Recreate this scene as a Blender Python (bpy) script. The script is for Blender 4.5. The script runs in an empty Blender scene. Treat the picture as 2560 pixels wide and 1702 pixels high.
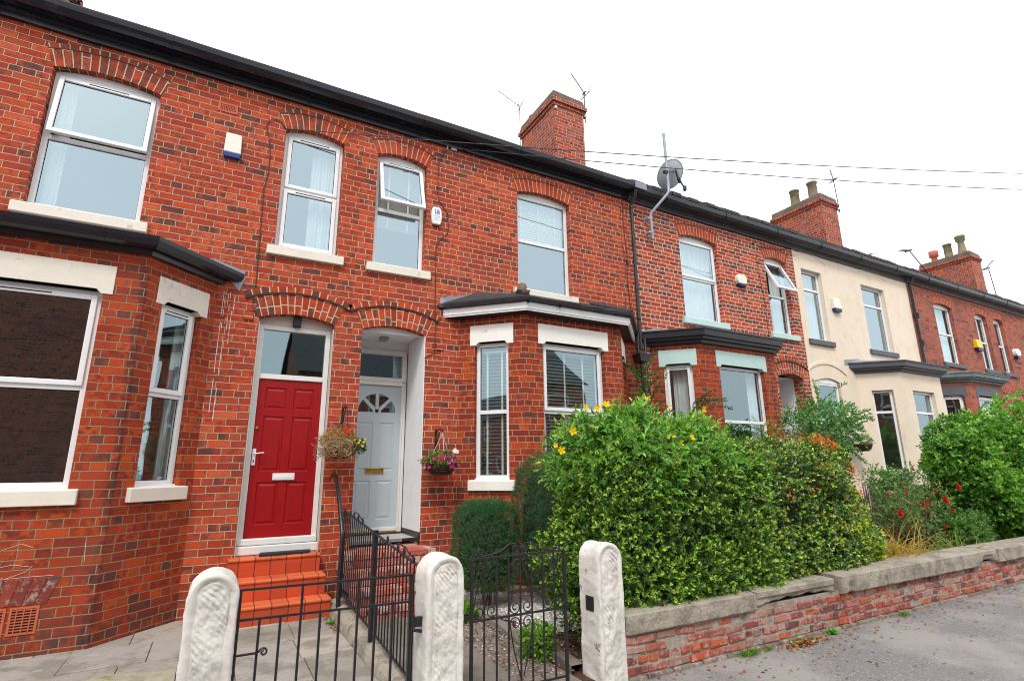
import bpy, math, random
import numpy as np
from mathutils import Vector, Matrix, noise
R = math.radians
random.seed(7); rng = np.random.default_rng(11)
scene = bpy.context.scene
col = scene.collection

# ---------------------------------------------------------------- camera
pitch, yaw, roll = R(13.676), R(28.653), R(-0.561)
Fw = Vector((math.sin(yaw)*math.cos(pitch), math.cos(yaw)*math.cos(pitch), math.sin(pitch)))
Rt = Vector((math.cos(yaw), -math.sin(yaw), 0)); Up = Rt.cross(Fw)
Rr = Rt*math.cos(roll) + Up*math.sin(roll); Uu = -Rt*math.sin(roll) + Up*math.cos(roll)
cd = bpy.data.cameras.new('camera'); cam = bpy.data.objects.new('camera', cd); col.objects.link(cam)
m = Matrix((Rr, Uu, -Fw)).transposed().to_4x4(); m.translation = Vector((0, -7.3, 1.62))
cam.matrix_world = m
cd.sensor_width = 36; cd.lens = 36*1321.5/2560; cd.clip_start = .05; cd.clip_end = 2000
scene.camera = cam

# ---------------------------------------------------------------- sky, sun, exposure (bright overcast)
SUN_EL, SUN_AZ = R(52), R(215)      # high, behind the camera's left shoulder
w = bpy.data.worlds.new('World'); scene.world = w; w.use_nodes = True
nt = w.node_tree; nt.nodes.clear()
out = nt.nodes.new('ShaderNodeOutputWorld')
sky = nt.nodes.new('ShaderNodeTexSky'); sky.sky_type = 'NISHITA'; sky.sun_disc = False
sky.sun_elevation = SUN_EL; sky.sun_rotation = SUN_AZ; sky.dust_density = 4
b1 = nt.nodes.new('ShaderNodeBackground'); b1.inputs[1].default_value = .10
b2 = nt.nodes.new('ShaderNodeBackground')
tc = nt.nodes.new('ShaderNodeTexCoord'); nz = nt.nodes.new('ShaderNodeTexNoise')
nz.inputs['Scale'].default_value = 2.2; nz.inputs['Detail'].default_value = 5
rp = nt.nodes.new('ShaderNodeValToRGB')
rp.color_ramp.elements[0].position = .3; rp.color_ramp.elements[0].color = (.90, .935, .96, 1)
rp.color_ramp.elements[1].position = .7; rp.color_ramp.elements[1].color = (1, 1, 1, 1)
b2.inputs[1].default_value = 1.22
ad = nt.nodes.new('ShaderNodeAddShader')
nt.links.new(tc.outputs['Generated'], nz.inputs['Vector']); nt.links.new(nz.outputs[0], rp.inputs[0])
nt.links.new(rp.outputs[0], b2.inputs[0]); nt.links.new(sky.outputs[0], b1.inputs[0])
mxs = nt.nodes.new('ShaderNodeMixShader'); mxs.inputs[0].default_value = .82
nt.links.new(b1.outputs[0], mxs.inputs[1]); nt.links.new(b2.outputs[0], mxs.inputs[2])
nt.links.new(mxs.outputs[0], out.inputs[0])
sl = bpy.data.lights.new('sun', 'SUN'); sl.energy = 1.5; sl.angle = R(14); sl.color = (1, .97, .92)
so = bpy.data.objects.new('sun', sl); col.objects.link(so)
sd = Vector((math.sin(SUN_AZ)*math.cos(SUN_EL), math.cos(SUN_AZ)*math.cos(SUN_EL), math.sin(SUN_EL)))
so.rotation_euler = sd.to_track_quat('Z', 'Y').to_euler()
scene.view_settings.view_transform = 'Standard'; scene.view_settings.look = 'None'
scene.view_settings.exposure = .55; scene.view_settings.gamma = 1
scene.render.engine = 'CYCLES'
scene.cycles.filter_width = 1.05
scene.cycles.max_bounces = 7; scene.cycles.transparent_max_bounces = 12
scene.cycles.diffuse_bounces = 3; scene.cycles.glossy_bounces = 3

# ---------------------------------------------------------------- material helpers
class NB:
    def __init__(s, name):
        s.m = bpy.data.materials.new(name); s.m.use_nodes = True
        s.t = s.m.node_tree; s.t.nodes.clear()
        s.o = s.t.nodes.new('ShaderNodeOutputMaterial')
        s.p = s.t.nodes.new('ShaderNodeBsdfPrincipled'); s.t.links.new(s.p.outputs[0], s.o.inputs[0])
    def n(s, ty, **k):
        x = s.t.nodes.new(ty)
        for a, b in k.items(): setattr(x, a, b)
        return x
    def put(s, sock, v):
        if isinstance(v, bpy.types.NodeSocket): s.t.links.new(v, sock)
        elif isinstance(v, (tuple, list)) and len(v) == 3 and sock.type == 'RGBA': sock.default_value = (*v, 1)
        else: sock.default_value = v
    def M(s, op, a, b=0., c=0.):
        x = s.n('ShaderNodeMath', operation=op)
        s.put(x.inputs[0], a); s.put(x.inputs[1], b); s.put(x.inputs[2], c); return x.outputs[0]
    def sep(s, v):
        x = s.n('ShaderNodeSeparateXYZ'); s.put(x.inputs[0], v); return x.outputs
    def comb(s, a, b, c=0.):
        x = s.n('ShaderNodeCombineXYZ')
        for i, v in enumerate((a, b, c)): s.put(x.inputs[i], v)
        return x.outputs[0]
    def noise(s, v, scale, det=2., rough=.5, dist=0.):
        x = s.n('ShaderNodeTexNoise'); s.put(x.inputs['Vector'], v); x.inputs['Scale'].default_value = scale
        x.inputs['Detail'].default_value = det; x.inputs['Roughness'].default_value = rough
        x.inputs['Distortion'].default_value = dist; return x.outputs
    def white(s, v):
        x = s.n('ShaderNodeTexWhiteNoise', noise_dimensions='3D'); s.put(x.inputs['Vector'], v); return x.outputs
    def ramp(s, f, els, interp='LINEAR'):
        x = s.n('ShaderNodeValToRGB'); s.put(x.inputs[0], f); r = x.color_ramp; r.interpolation = interp
        while len(r.elements) < len(els): r.elements.new(.5)
        for e, (p, c) in zip(r.elements, els):
            e.position = p; e.color = (c, c, c, 1) if isinstance(c, (int, float)) else (*c, 1)
        return x.outputs[0]
    def mix(s, f, a, b, mode='MIX'):
        x = s.n('ShaderNodeMix', data_type='RGBA', blend_type=mode)
        s.put(x.inputs[0], f); s.put(x.inputs[6], a); s.put(x.inputs[7], b); return x.outputs[2]
    def sstep(s, v, lo, hi):
        x = s.n('ShaderNodeMapRange', interpolation_type='SMOOTHSTEP'); s.put(x.inputs[0], v)
        x.inputs[1].default_value = lo; x.inputs[2].default_value = hi; return x.outputs[0]
    def bump(s, h, dist=.01, st=1.):
        x = s.n('ShaderNodeBump'); x.inputs['Strength'].default_value = st; x.inputs['Distance'].default_value = dist
        s.put(x.inputs['Height'], h); s.t.links.new(x.outputs[0], s.p.inputs['Normal'])
    def uv(s): return s.n('ShaderNodeUVMap', uv_map='UVMap').outputs[0]
    def obj(s): return s.n('ShaderNodeTexCoord').outputs['Object']
    def fin(s, colr, rough=.6, spec=.5, metal=0.):
        s.put(s.p.inputs['Base Color'], colr); s.put(s.p.inputs['Roughness'], rough)
        s.put(s.p.inputs['Specular IOR Level'], spec); s.put(s.p.inputs['Metallic'], metal); return s.m

def brick(name, pal, mortar=(.50, .35, .21), H=.0865, L=.245, hp=6, ph=0, mw=.0054, dark=.12, soot=.42, orange=0., seed=0., stain=None):
    """english garden wall bond in UV metres; hp = a header course every hp rows (0 never, 2 alternate)"""
    b = NB(name); u0, v0, _ = b.sep(b.uv()); P = b.comb(u0, v0, seed)
    wob = b.noise(P, 3.5, 2); wb = b.sep(b.noise(P, 30, 2)[1])
    u = b.M('ADD', u0, b.M('MULTIPLY_ADD', wb[0], .007, -.0035)); v = b.M('ADD', v0, b.M('MULTIPLY_ADD', wb[1], .006, -.003))
    v = b.M('ADD', v, b.M('MULTIPLY_ADD', wob[0], .016, -.008))
    row = b.M('FLOOR', b.M('DIVIDE', v, H))
    if hp:
        hd = b.M('LESS_THAN', b.M('FLOORED_MODULO', b.M('ADD', row, float(ph)), float(hp)), .5)
    else: hd = 0.
    wd = b.M('SUBTRACT', L, b.M('MULTIPLY', hd, L/2))
    odd = b.M('FLOORED_MODULO', row, 2.)
    sh = b.M('ADD', b.M('MULTIPLY', odd, .5), b.M('MULTIPLY', b.white(b.comb(row, seed+3.1, 7.))[0], .22))
    uu = b.M('ADD', b.M('DIVIDE', u, wd), sh); cl = b.M('FLOOR', uu)
    fx = b.M('MULTIPLY', b.M('FRACT', uu), wd); fy = b.M('MULTIPLY', b.M('FRACT', b.M('DIVIDE', v, H)), H)
    dx = b.M('MINIMUM', fx, b.M('SUBTRACT', wd, fx)); dy = b.M('MINIMUM', fy, b.M('SUBTRACT', H, fy))
    d = b.M('SMOOTH_MIN', dx, dy, .004)
    d = b.M('ADD', d, b.M('MULTIPLY_ADD', b.noise(P, 55, 3)[0], .004, -.002))
    mask = b.sstep(d, mw*.62, mw*1.15)
    idv = b.comb(cl, row, seed); wn = b.white(idv); r1 = wn[0]; rs = b.sep(wn[1])
    n = len(pal); pl = [(i/n, c) for i, c in enumerate(pal)]; base = b.ramp(r1, pl, 'CONSTANT')
    blo = b.noise(b.comb(u0, v0, b.M('MULTIPLY', r1, 9.)), 14, 3, .6)[0]
    base = b.mix(b.sstep(blo, .42, .60), base, b.ramp(b.M('FRACT', b.M('MULTIPLY', r1, 17.3)), pl, 'CONSTANT'))
    base = b.mix(1., base, b.ramp(rs[0], [(0, .82), (1, 1.16)]), 'MULTIPLY')
    base = b.mix(b.M('MULTIPLY', b.sstep(d, .017, .004), .35), base, (.20, .065, .045))
    # dark overfired bricks, commoner in header rows; blotchy flashes inside bricks
    dk = b.M('LESS_THAN', rs[1], b.M('MULTIPLY_ADD', hd, dark*3.2, dark*.55))
    dkm = b.M('MULTIPLY', dk, b.M('MULTIPLY_ADD', b.sstep(b.noise(P, 8, 3)[0], .40, .55), .62, .22))
    base = b.mix(dkm, base, (.075, .040, .040))
    fl = b.noise(b.comb(b.M('MULTIPLY', u0, 1.), b.M('MULTIPLY', v0, .35), seed), 11, 2)[0]
    fl = b.M('MULTIPLY', b.sstep(fl, .57, .68), b.M('GREATER_THAN', rs[2], .55))
    base = b.mix(b.M('MULTIPLY', fl, .6), base, (.10, .048, .042))
    g = b.noise(P, 90, 4, .7)[0]; base = b.mix(1., base, b.ramp(g, [(.28, .62), (.72, 1.30)]), 'MULTIPLY')
    g2 = b.noise(P, 1.1, 4, .6)[0]
    base = b.mix(b.M('MULTIPLY', b.sstep(g2, .50, .68), soot), base, (.15, .05, .04))
    g3 = b.noise(P, 2.7, 5, .7)[0]; base = b.mix(b.M('MULTIPLY', b.sstep(g3, .60, .70), .55), base, (.08, .04, .036))
    if orange: base = b.mix(b.M('MULTIPLY', b.sstep(b.noise(P, 1.6, 3)[0], .48, .6), orange), base, (.50, .105, .03))
    gs = b.M('MULTIPLY', b.sstep(b.M('ADD', v0, b.M('MULTIPLY', b.noise(P, 3.5, 4, .7)[0], -.55)), .22, -.12), b.sstep(b.noise(P, 9, 4, .7)[0], .40, .60)); base = b.mix(b.M('MULTIPLY', gs, .75), base, (.075, .045, .04))
    ef = b.M('MULTIPLY', b.sstep(b.noise(b.comb(u0, v0, seed+20.), 5, 5, .75)[0], .66, .78), .35); base = b.mix(ef, base, (.52, .38, .30))
    if stain:
        sw = b.M('ABSOLUTE', b.M('SUBTRACT', b.M('ADD', u0, b.M('MULTIPLY_ADD', b.noise(P, 5, 4, .7)[0], .16, -.08)), stain)); sm_ = b.M('MULTIPLY', b.sstep(sw, .065, .012), b.sstep(b.noise(P, 7, 4, .7)[0], .36, .56)); base = b.mix(b.M('MULTIPLY', sm_, .8), base, (.05, .028, .026))
    mc = b.mix(b.sstep(b.noise(P, 6, 4, .7)[0], .5, .78), mortar, tuple(c*.5 for c in mortar))
    colr = b.mix(mask, mc, base)
    b.bump(b.M('ADD', mask, b.M('MULTIPLY', g, .35)), .006, .8)
    return b.fin(colr, b.ramp(g, [(0, .75), (1, .95)]), .25)

RED = [(0.456, 0.057, 0.022), (0.382, 0.045, 0.020), (0.424, 0.077, 0.037), (0.530, 0.071, 0.022), (0.329, 0.042, 0.023), (0.445, 0.057, 0.029), (0.509, 0.094, 0.040), (0.286, 0.044, 0.026)]
ORG = [(0.392, 0.047, 0.013), (0.318, 0.034, 0.013), (0.466, 0.072, 0.011), (0.254, 0.030, 0.016), (0.350, 0.040, 0.013), (0.201, 0.027, 0.017), (0.413, 0.055, 0.014), (0.297, 0.035, 0.016)]
BRN = [(.36, .10, .065), (.42, .105, .065), (.31, .095, .07), (.46, .11, .06), (.34, .09, .065)]
M_ = {}
M_['brick_a'] = brick('brick_upper_red', RED, ph=1, dark=.10, seed=1.)
M_['brick_b'] = brick('brick_upper_red_two', RED, ph=3, dark=.12, seed=2., mortar=(.56, .41, .26))
M_['brick_c'] = brick('brick_upper_patchy', [RED[0], RED[4], ORG[0], RED[6], RED[3], BRN[0]], ph=3, dark=.24, seed=3., mortar=(.58, .52, .42), mw=.0078)
M_['brick_e'] = brick('brick_upper_brown', BRN, ph=3, dark=.10, seed=5., mortar=(.30, .20, .14))
M_['bay_a'] = brick('brick_bay_orange', ORG, ph=2, hp=3, dark=.06, seed=6., mortar=(.32, .20, .11), orange=.12, stain=2.93)
M_['bay_b'] = brick('brick_bay_orange_two', ORG, ph=1, hp=3, dark=.03, seed=7., mortar=(.42, .28, .16), soot=.2)
M_['arch'] = brick('brick_arch', [RED[0], RED[3], ORG[0], RED[2], ORG[4]], hp=0, dark=.03, seed=8., L=.60, mortar=(.52, .40, .27), mw=.008)
M_['arch_door'] = brick('brick_arch_door', [ORG[0], RED[3], ORG[4], RED[4]], hp=2, dark=.12, seed=9., L=.27, mortar=(.56, .43, .28), mw=.008)
M_['chim'] = brick('brick_chimney', [ORG[0], RED[0], BRN[2], RED[4], RED[2], BRN[0], ORG[2]], hp=3, dark=.12, seed=10., mortar=(.52, .44, .36), orange=.15, soot=.55)
M_['opp'] = brick('brick_opposite', BRN, hp=3, dark=.15, seed=12., mortar=(.36, .27, .20), mw=.008, H=.09, L=.26)

def plain(name, c, rough=.5, var=.12, scale=6., bump=.0, bs=40., spec=.5, metal=0., dirt=None, dirt_lo=.55, dscale=3.):
    b = NB(name); o = b.obj(); g = b.noise(o, scale, 4, .6)[0]
    k = b.ramp(g, [(.25, 1-var), (.75, 1+var)]); cc = b.mix(1., c, k, 'MULTIPLY')
    if dirt: cc = b.mix(b.sstep(b.noise(o, dscale, 5, .65)[0], dirt_lo, dirt_lo+.18), cc, dirt)
    if bump: b.bump(b.noise(o, bs, 4, .6)[0], bump, .8)
    return b.fin(cc, rough, spec, metal)
M_['upvc'] = plain('white_upvc', (.80, .81, .82), .28, .03)
M_['white_wood'] = plain('white_painted_timber', (.72, .71, .69), .4, .05, dirt=(.5, .46, .42), dirt_lo=.64)
M_['cream_wood'] = plain('cream_painted_timber', (.56, .50, .45), .5, .06, dirt=(.40, .34, .29), dirt_lo=.6)
M_['white_plaster'] = plain('white_rough_plaster', (.86, .87, .89), .8, .05, bump=.004, bs=30, dirt=(.56, .55, .55), dirt_lo=.62)
M_['cream_stone'] = plain('cream_painted_stone', (.74, .69, .60), .65, .05, bump=.003, bs=25, dirt=(.50, .43, .33), dirt_lo=.57, dscale=7)
M_['white_stone'] = plain('white_painted_stone', (.84, .83, .78), .6, .04, bump=.003, bs=25, dirt=(.58, .53, .45), dirt_lo=.60, dscale=7)
M_['teal_stone'] = plain('pale_teal_painted_stone', (.46, .63, .60), .6, .04, bump=.002, bs=25, dirt=(.3, .36, .34), dirt_lo=.68)
M_['grey_stone'] = plain('dark_grey_painted_stone', (.085, .09, .105), .6, .1)
M_['green_stone'] = plain('weathered_green_grey_timber', (.13, .17, .17), .7, .3, dirt=(.34, .36, .36), dirt_lo=.56, dscale=9)
M_['black_timber'] = plain('black_painted_timber', (.022, .023, .028), .38, .3, bump=.003, bs=12)
M_['black_gutter'] = plain('black_gutter', (.012, .014, .019), .22, .3, scale=2, dirt=(.045, .05, .055), dirt_lo=.6)
M_['black_worn'] = plain('black_worn_gutter', (.018, .018, .024), .35, .5, scale=5, bump=.008, bs=14, dirt=(.12, .13, .16), dirt_lo=.60, dscale=8)
M_['lead'] = plain('lead_flashing', (.22, .25, .30), .45, .15, dirt=(.4, .42, .45), dirt_lo=.6)
M_['iron'] = plain('black_gloss_iron', (.012, .012, .016), .3, .3, scale=30, bump=.002, bs=90)
M_['iron_old'] = plain('old_black_iron', (.016, .014, .017), .45, .4, scale=30, bump=.003, bs=70, dirt=(.14, .07, .05), dirt_lo=.68, dscale=9)
M_['cable'] = plain('dark_red_cable', (.045, .018, .018), .6, .1)
M_['wire'] = plain('grey_wire', (.035, .036, .045), .5, .1)
M_['galv'] = plain('galvanised_steel', (.30, .33, .38), .4, .08, metal=.2)
M_['dishgrey'] = plain('grey_dish_metal', (.62, .68, .74), .45, .06)
M_['alum'] = plain('aluminium_aerial', (.04, .04, .05), .5, .1)
M_['plastic'] = plain('cream_white_plastic', (.76, .74, .66), .4, .03)
M_['plastic_w'] = plain('white_plastic', (.80, .81, .80), .35, .03)
M_['blue'] = plain('blue_plastic', (.015, .045, .22), .35, .05)
M_['navy'] = plain('navy_plastic', (.01, .012, .09), .35, .05)
M_['yellow'] = plain('yellow_plastic', (.78, .56, .01), .4, .05)
M_['ink_blue'] = plain('blue_print', (.06, .24, .62), .5, .02)
M_['ink_grey'] = plain('grey_print', (.33, .36, .45), .5, .02)
M_['ink_red'] = plain('red_print', (.6, .12, .10), .5, .02)
M_['brass'] = plain('brass', (.46, .27, .05), .3, .2, metal=.7, scale=20)
M_['steel_w'] = plain('white_coated_steel', (.72, .73, .75), .3, .03)
M_['red_door'] = plain('red_door_paint', (.29, .002, .004), .42, .07, bump=.0015, bs=60, spec=.3, dirt=(.20, .006, .008), dirt_lo=.6)
M_['blue_door'] = plain('pale_blue_door_paint', (.46, .52, .55), .35, .03)
M_['mat'] = plain('black_doormat', (.02, .022, .03), .95, .3, bump=.01, bs=120)
M_['mortar'] = plain('grey_mortar', (.34, .30, .25), .95, .35, scale=25, bump=.014, bs=45, dirt=(.20, .15, .12), dirt_lo=.5, dscale=9)
M_['terra'] = plain('terracotta_vent', (.50, .11, .045), .7, .1)
M_['terra_pot'] = plain('terracotta_pot', (.44, .11, .06), .7, .15)
M_['hole'] = plain('dark_hole', (.012, .008, .008), .9, .1)
M_['pot'] = plain('mossy_buff_pot', (.24, .19, .12), .85, .25, dirt=(.13, .14, .07), dirt_lo=.48, dscale=5)
M_['cap'] = plain('sooty_chimney_cap', (.20, .10, .07), .9, .3, bump=.02, bs=12, dirt=(.10, .085, .06), dirt_lo=.42)
M_['wicker'] = plain('dark_wicker', (.055, .032, .018), .9, .4, scale=60, bump=.01, bs=90)
M_['rope'] = plain('white_rope', (.6, .58, .55), .8, .1)
M_['room'] = plain('room_wall', (.42, .40, .37), .9, .1)
M_['curtain'] = plain('white_curtain', (.78, .79, .78), .8, .05)
M_['blind'] = plain('white_blind_slat', (.78, .78, .74), .45, .03)
M_['furn'] = plain('dark_furniture', (.05, .04, .04), .6, .2)
M_['slate'] = plain('dark_slate', (.028, .03, .034), .7, .4, scale=8, bump=.01, bs=20, dirt=(.05, .055, .035), dirt_lo=.6)
M_['moss_stone'] = plain('mossy_stone', (.30, .27, .20), .9, .25, bump=.02, bs=9, dirt=(.20, .19, .08), dirt_lo=.5, dscale=8)
M_['bark'] = plain('bark', (.09, .06, .04), .9, .3, bump=.01, bs=40)
M_['twig'] = plain('grey_twigs', (.25, .215, .20), .9, .3, scale=20)
M_['chalk'] = plain('white_paint_streak', (.75, .72, .68), .8, .05)
M_['sand'] = plain('sandstone_slab', (.52, .36, .22), .85, .12, bump=.004)
M_['plaque'] = plain('brown_plaque', (.12, .03, .02), .5, .1)

def glassm(name, tint=(.70, .92, 1.), f0=.25):
    b = NB(name); b.t.nodes.remove(b.p)
    tr = b.n('ShaderNodeBsdfTransparent'); tr.inputs[0].default_value = (.82, .88, .88, 1)
    gl = b.n('ShaderNodeBsdfGlossy'); gl.inputs[0].default_value = (*tint, 1); gl.inputs['Roughness'].default_value = .012
    lw = b.n('ShaderNodeLayerWeight'); lw.inputs[0].default_value = .5
    f = b.M('MULTIPLY_ADD', b.M('POWER', lw.outputs['Facing'], 4.), 1-f0, f0)
    o = b.obj(); bm = b.n('ShaderNodeBump'); bm.inputs['Distance'].default_value = .02; bm.inputs['Strength'].default_value = .12
    b.put(bm.inputs['Height'], b.noise(o, 1.7, 1)[0]); b.t.links.new(bm.outputs[0], gl.inputs['Normal'])
    mx = b.n('ShaderNodeMixShader'); b.put(mx.inputs[0], f)
    b.t.links.new(tr.outputs[0], mx.inputs[1]); b.t.links.new(gl.outputs[0], mx.inputs[2]); b.t.links.new(mx.outputs[0], b.o.inputs[0])
    return b.m
M_['glass'] = glassm('window_glass')
M_['glass_up'] = glassm('upper_window_glass', (.72, .90, .98), .42)

def render_mat():
    b = NB('cream_render'); o = b.obj()
    g = b.noise(o, 2.2, 5, .65)[0]; c = b.mix(b.sstep(g, .45, .75), (.76, .655, .53), (.68, .58, .46))
    x, y, z = b.sep(o); st = b.noise(b.comb(b.M('MULTIPLY', x, 6.), y, b.M('MULTIPLY', z, .5)), 2, 3)[0]
    c = b.mix(b.M('MULTIPLY', b.sstep(st, .58, .75), .25), c, (.46, .38, .30))
    b.bump(b.noise(o, 60, 4, .7)[0], .004, .6); return b.fin(c, .9, .2)
M_['render'] = render_mat()

def asphalt():
    b = NB('asphalt'); o = b.obj(); n1 = b.noise(o, 160, 3, .7)[0]; n2 = b.noise(o, .9, 5, .6)[0]; vo = b.n('ShaderNodeTexVoronoi'); b.put(vo.inputs[0], o); vo.inputs['Scale'].default_value = 110
    c = b.ramp(n1, [(.3, (.12, .112, .118)), (.6, (.23, .215, .215)), (.8, (.38, .355, .34))])
    c = b.mix(b.M('MULTIPLY', b.sstep(b.sep(vo.outputs['Color'])[0], .86, .95), .6), c, (.42, .40, .38))
    c = b.mix(b.M('MULTIPLY', b.sstep(n2, .45, .66), .6), c, (.36, .335, .31))
    b.bump(n1, .006, .8); return b.fin(c, .9, .25)
M_['asphalt'] = asphalt()
def flag():
    b = NB('york_flagstone'); o = b.obj(); n1 = b.noise(o, 70, 4, .7)[0]; n2 = b.noise(o, 2.5, 5, .65)[0]
    a = b.n('ShaderNodeAttribute', attribute_name='tint')
    c = b.mix(1., a.outputs['Color'], b.ramp(n1, [(.25, .75), (.75, 1.2)]), 'MULTIPLY')
    c = b.mix(b.M('MULTIPLY', b.sstep(n2, .46, .60), .75), c, (.19, .175, .14))
    c = b.mix(b.M('MULTIPLY', b.sstep(b.noise(o, 6, 5, .7)[0], .56, .66), .5), c, (.13, .125, .10))
    c = b.mix(b.M('MULTIPLY', b.sstep(b.noise(o, 9, 3)[0], .66, .72), .5), c, (.44, .42, .37))
    b.bump(b.M('ADD', n1, n2), .006, .7); return b.fin(c, .85, .3)
M_['flag'] = flag()
def tile():
    b = NB('red_quarry_tile'); u, v, _ = b.sep(b.uv()); T = .168
    fu = b.M('FRACT', b.M('DIVIDE', u, T)); du = b.M('MINIMUM', fu, b.M('SUBTRACT', 1., fu))
    a = b.n('ShaderNodeAttribute', attribute_name='tint')
    o = b.obj(); n = b.noise(o, 120, 3, .7)[0]; r = b.white(b.comb(b.M('FLOOR', b.M('DIVIDE', u, T)), b.M('FLOOR', b.M('DIVIDE', v, .19)), 0.))[0]
    c = b.mix(1., a.outputs['Color'], b.ramp(n, [(.2, .78), (.8, 1.2)]), 'MULTIPLY')
    c = b.mix(1., c, b.ramp(r, [(0, .85), (1, 1.15)]), 'MULTIPLY')
    c = b.mix(b.M('MULTIPLY', b.sstep(b.noise(o, 5, 4)[0], .50, .70), .5), c, (.24, .07, .05))
    k = b.sstep(du, .012, .035); c = b.mix(k, (.10, .02, .015), c); b.bump(k, .004, .7)
    return b.fin(c, .5, .4)
M_['tile'] = tile()
def oldbrick():
    b = NB('weathered_garden_brick'); o = b.obj(); a = b.n('ShaderNodeAttribute', attribute_name='tint')
    n = b.noise(o, 60, 5, .75)[0]; n2 = b.noise(o, 13, 5, .7)[0]; n3 = b.noise(o, 7, 4, .6)[0]
    c = b.mix(1., a.outputs['Color'], b.ramp(n, [(.2, .65), (.8, 1.25)]), 'MULTIPLY')
    c = b.mix(b.M('MULTIPLY', b.sstep(n2, .50, .66), .75), c, (.50, .38, .34))
    c = b.mix(b.M('MULTIPLY', b.sstep(n3, .55, .68), .8), c, (.10, .05, .05))
    b.bump(b.M('ADD', n, n2), .008, .9); return b.fin(c, .9, .2)
M_['oldbrick'] = oldbrick()
def coping():
    b = NB('old_sandstone_coping'); o = b.obj(); n = b.noise(o, 45, 5, .7)[0]; n2 = b.noise(o, 4, 5, .7)[0]; n3 = b.noise(o, 11, 4, .7)[0]
    c = b.mix(b.sstep(n2, .42, .62), (.38, .34, .28), (.24, .215, .18))
    c = b.mix(b.M('MULTIPLY', b.sstep(n3, .58, .68), .6), c, (.42, .34, .20))
    c = b.mix(b.M('MULTIPLY', b.sstep(b.noise(o, 6, 4)[0], .6, .72), .6), c, (.09, .08, .075))
    c = b.mix(1., c, b.ramp(n, [(.25, .7), (.75, 1.25)]), 'MULTIPLY')
    b.bump(b.M('ADD', n, b.M('MULTIPLY', n3, 2.)), .01, .9); return b.fin(c, .92, .2)
M_['coping'] = coping()
def poststone(name, amt):
    b = NB(name); o = b.obj(); n = b.noise(o, 50, 5, .7)[0]; n2 = b.noise(o, 9, 5, .7, .6)[0]
    c = b.mix(b.M('MULTIPLY', b.sstep(b.noise(o, 5, 4)[0], .45, .7), .5), (.78, .755, .70), (.66, .63, .60))
    k = b.sstep(n2, amt, amt+.02); c = b.mix(k, c, (.25, .20, .11))
    c = b.mix(b.M('MULTIPLY', b.sstep(b.noise(o, 22, 4, .7)[0], .62, .74), .6), c, (.36, .32, .27))
    c = b.mix(b.M('MULTIPLY', b.sstep(b.noise(o, 3.3, 5, .7)[0], .46, .66), .5), c, (.44, .41, .36))
    b.bump(b.M('SUBTRACT', b.M('MULTIPLY', b.noise(o, 48, 6, .8, .1)[0], 1.3), k), .006, 1.); return b.fin(c, .55, .35)
M_['post'] = poststone('white_painted_gritstone', .675)
M_['post_old'] = poststone('flaking_white_painted_gritstone', .645)
def leafm(name, rough=.38, trans=.28, spec=.5):
    b = NB(name); a = b.n('ShaderNodeAttribute', attribute_name='tint')
    b.fin(a.outputs['Color'], rough, spec)
    t = b.n('ShaderNodeBsdfTranslucent'); b.put(t.inputs[0], b.mix(1., a.outputs['Color'], (1.25, 1.3, .55), 'MULTIPLY'))
    mx = b.n('ShaderNodeMixShader'); mx.inputs[0].default_value = trans
    b.t.links.new(b.p.outputs[0], mx.inputs[1]); b.t.links.new(t.outputs[0], mx.inputs[2]); b.t.links.new(mx.outputs[0], b.o.inputs[0]); return b.m
M_['leaf'] = leafm('leaf'); M_['leaf_gloss'] = leafm('glossy_leaf', .25, .18, .7); M_['needle'] = leafm('yew_needle', .6, .15, .3)
M_['petal'] = leafm('petal', .6, .3, .2)
def tintm(name, rough=.9):
    b = NB(name); a = b.n('ShaderNodeAttribute', attribute_name='tint'); o = b.obj()
    c = b.mix(1., a.outputs['Color'], b.ramp(b.noise(o, 70, 3)[0], [(.25, .8), (.75, 1.15)]), 'MULTIPLY'); return b.fin(c, rough, .3)
M_['tint'] = tintm('mixed_stone')
def soil():
    b = NB('soil'); o = b.obj(); n = b.noise(o, 60, 5, .75)[0]
    c = b.ramp(n, [(.3, (.035, .02, .015)), (.5, (.10, .06, .045)), (.62, (.20, .11, .08)), (.8, (.40, .30, .25))]); b.bump(n, .02, 1.); return b.fin(c, .95, .1)
M_['soil'] = soil()
def concrete():
    b = NB('path_concrete'); o = b.obj(); n = b.noise(o, 90, 4, .7)[0]; n2 = b.noise(o, 3, 5, .65)[0]
    c = b.mix(b.sstep(n2, .4, .65), (.24, .21, .18), (.16, .14, .12)); c = b.mix(1., c, b.ramp(n, [(.25, .7), (.75, 1.3)]), 'MULTIPLY')
    c = b.mix(b.M('MULTIPLY', b.sstep(b.noise(o, 14, 4)[0], .62, .7), .7), c, (.16, .07, .05)); b.bump(n, .006, .8); return b.fin(c, .9, .2)
M_['concrete'] = concrete()

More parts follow.
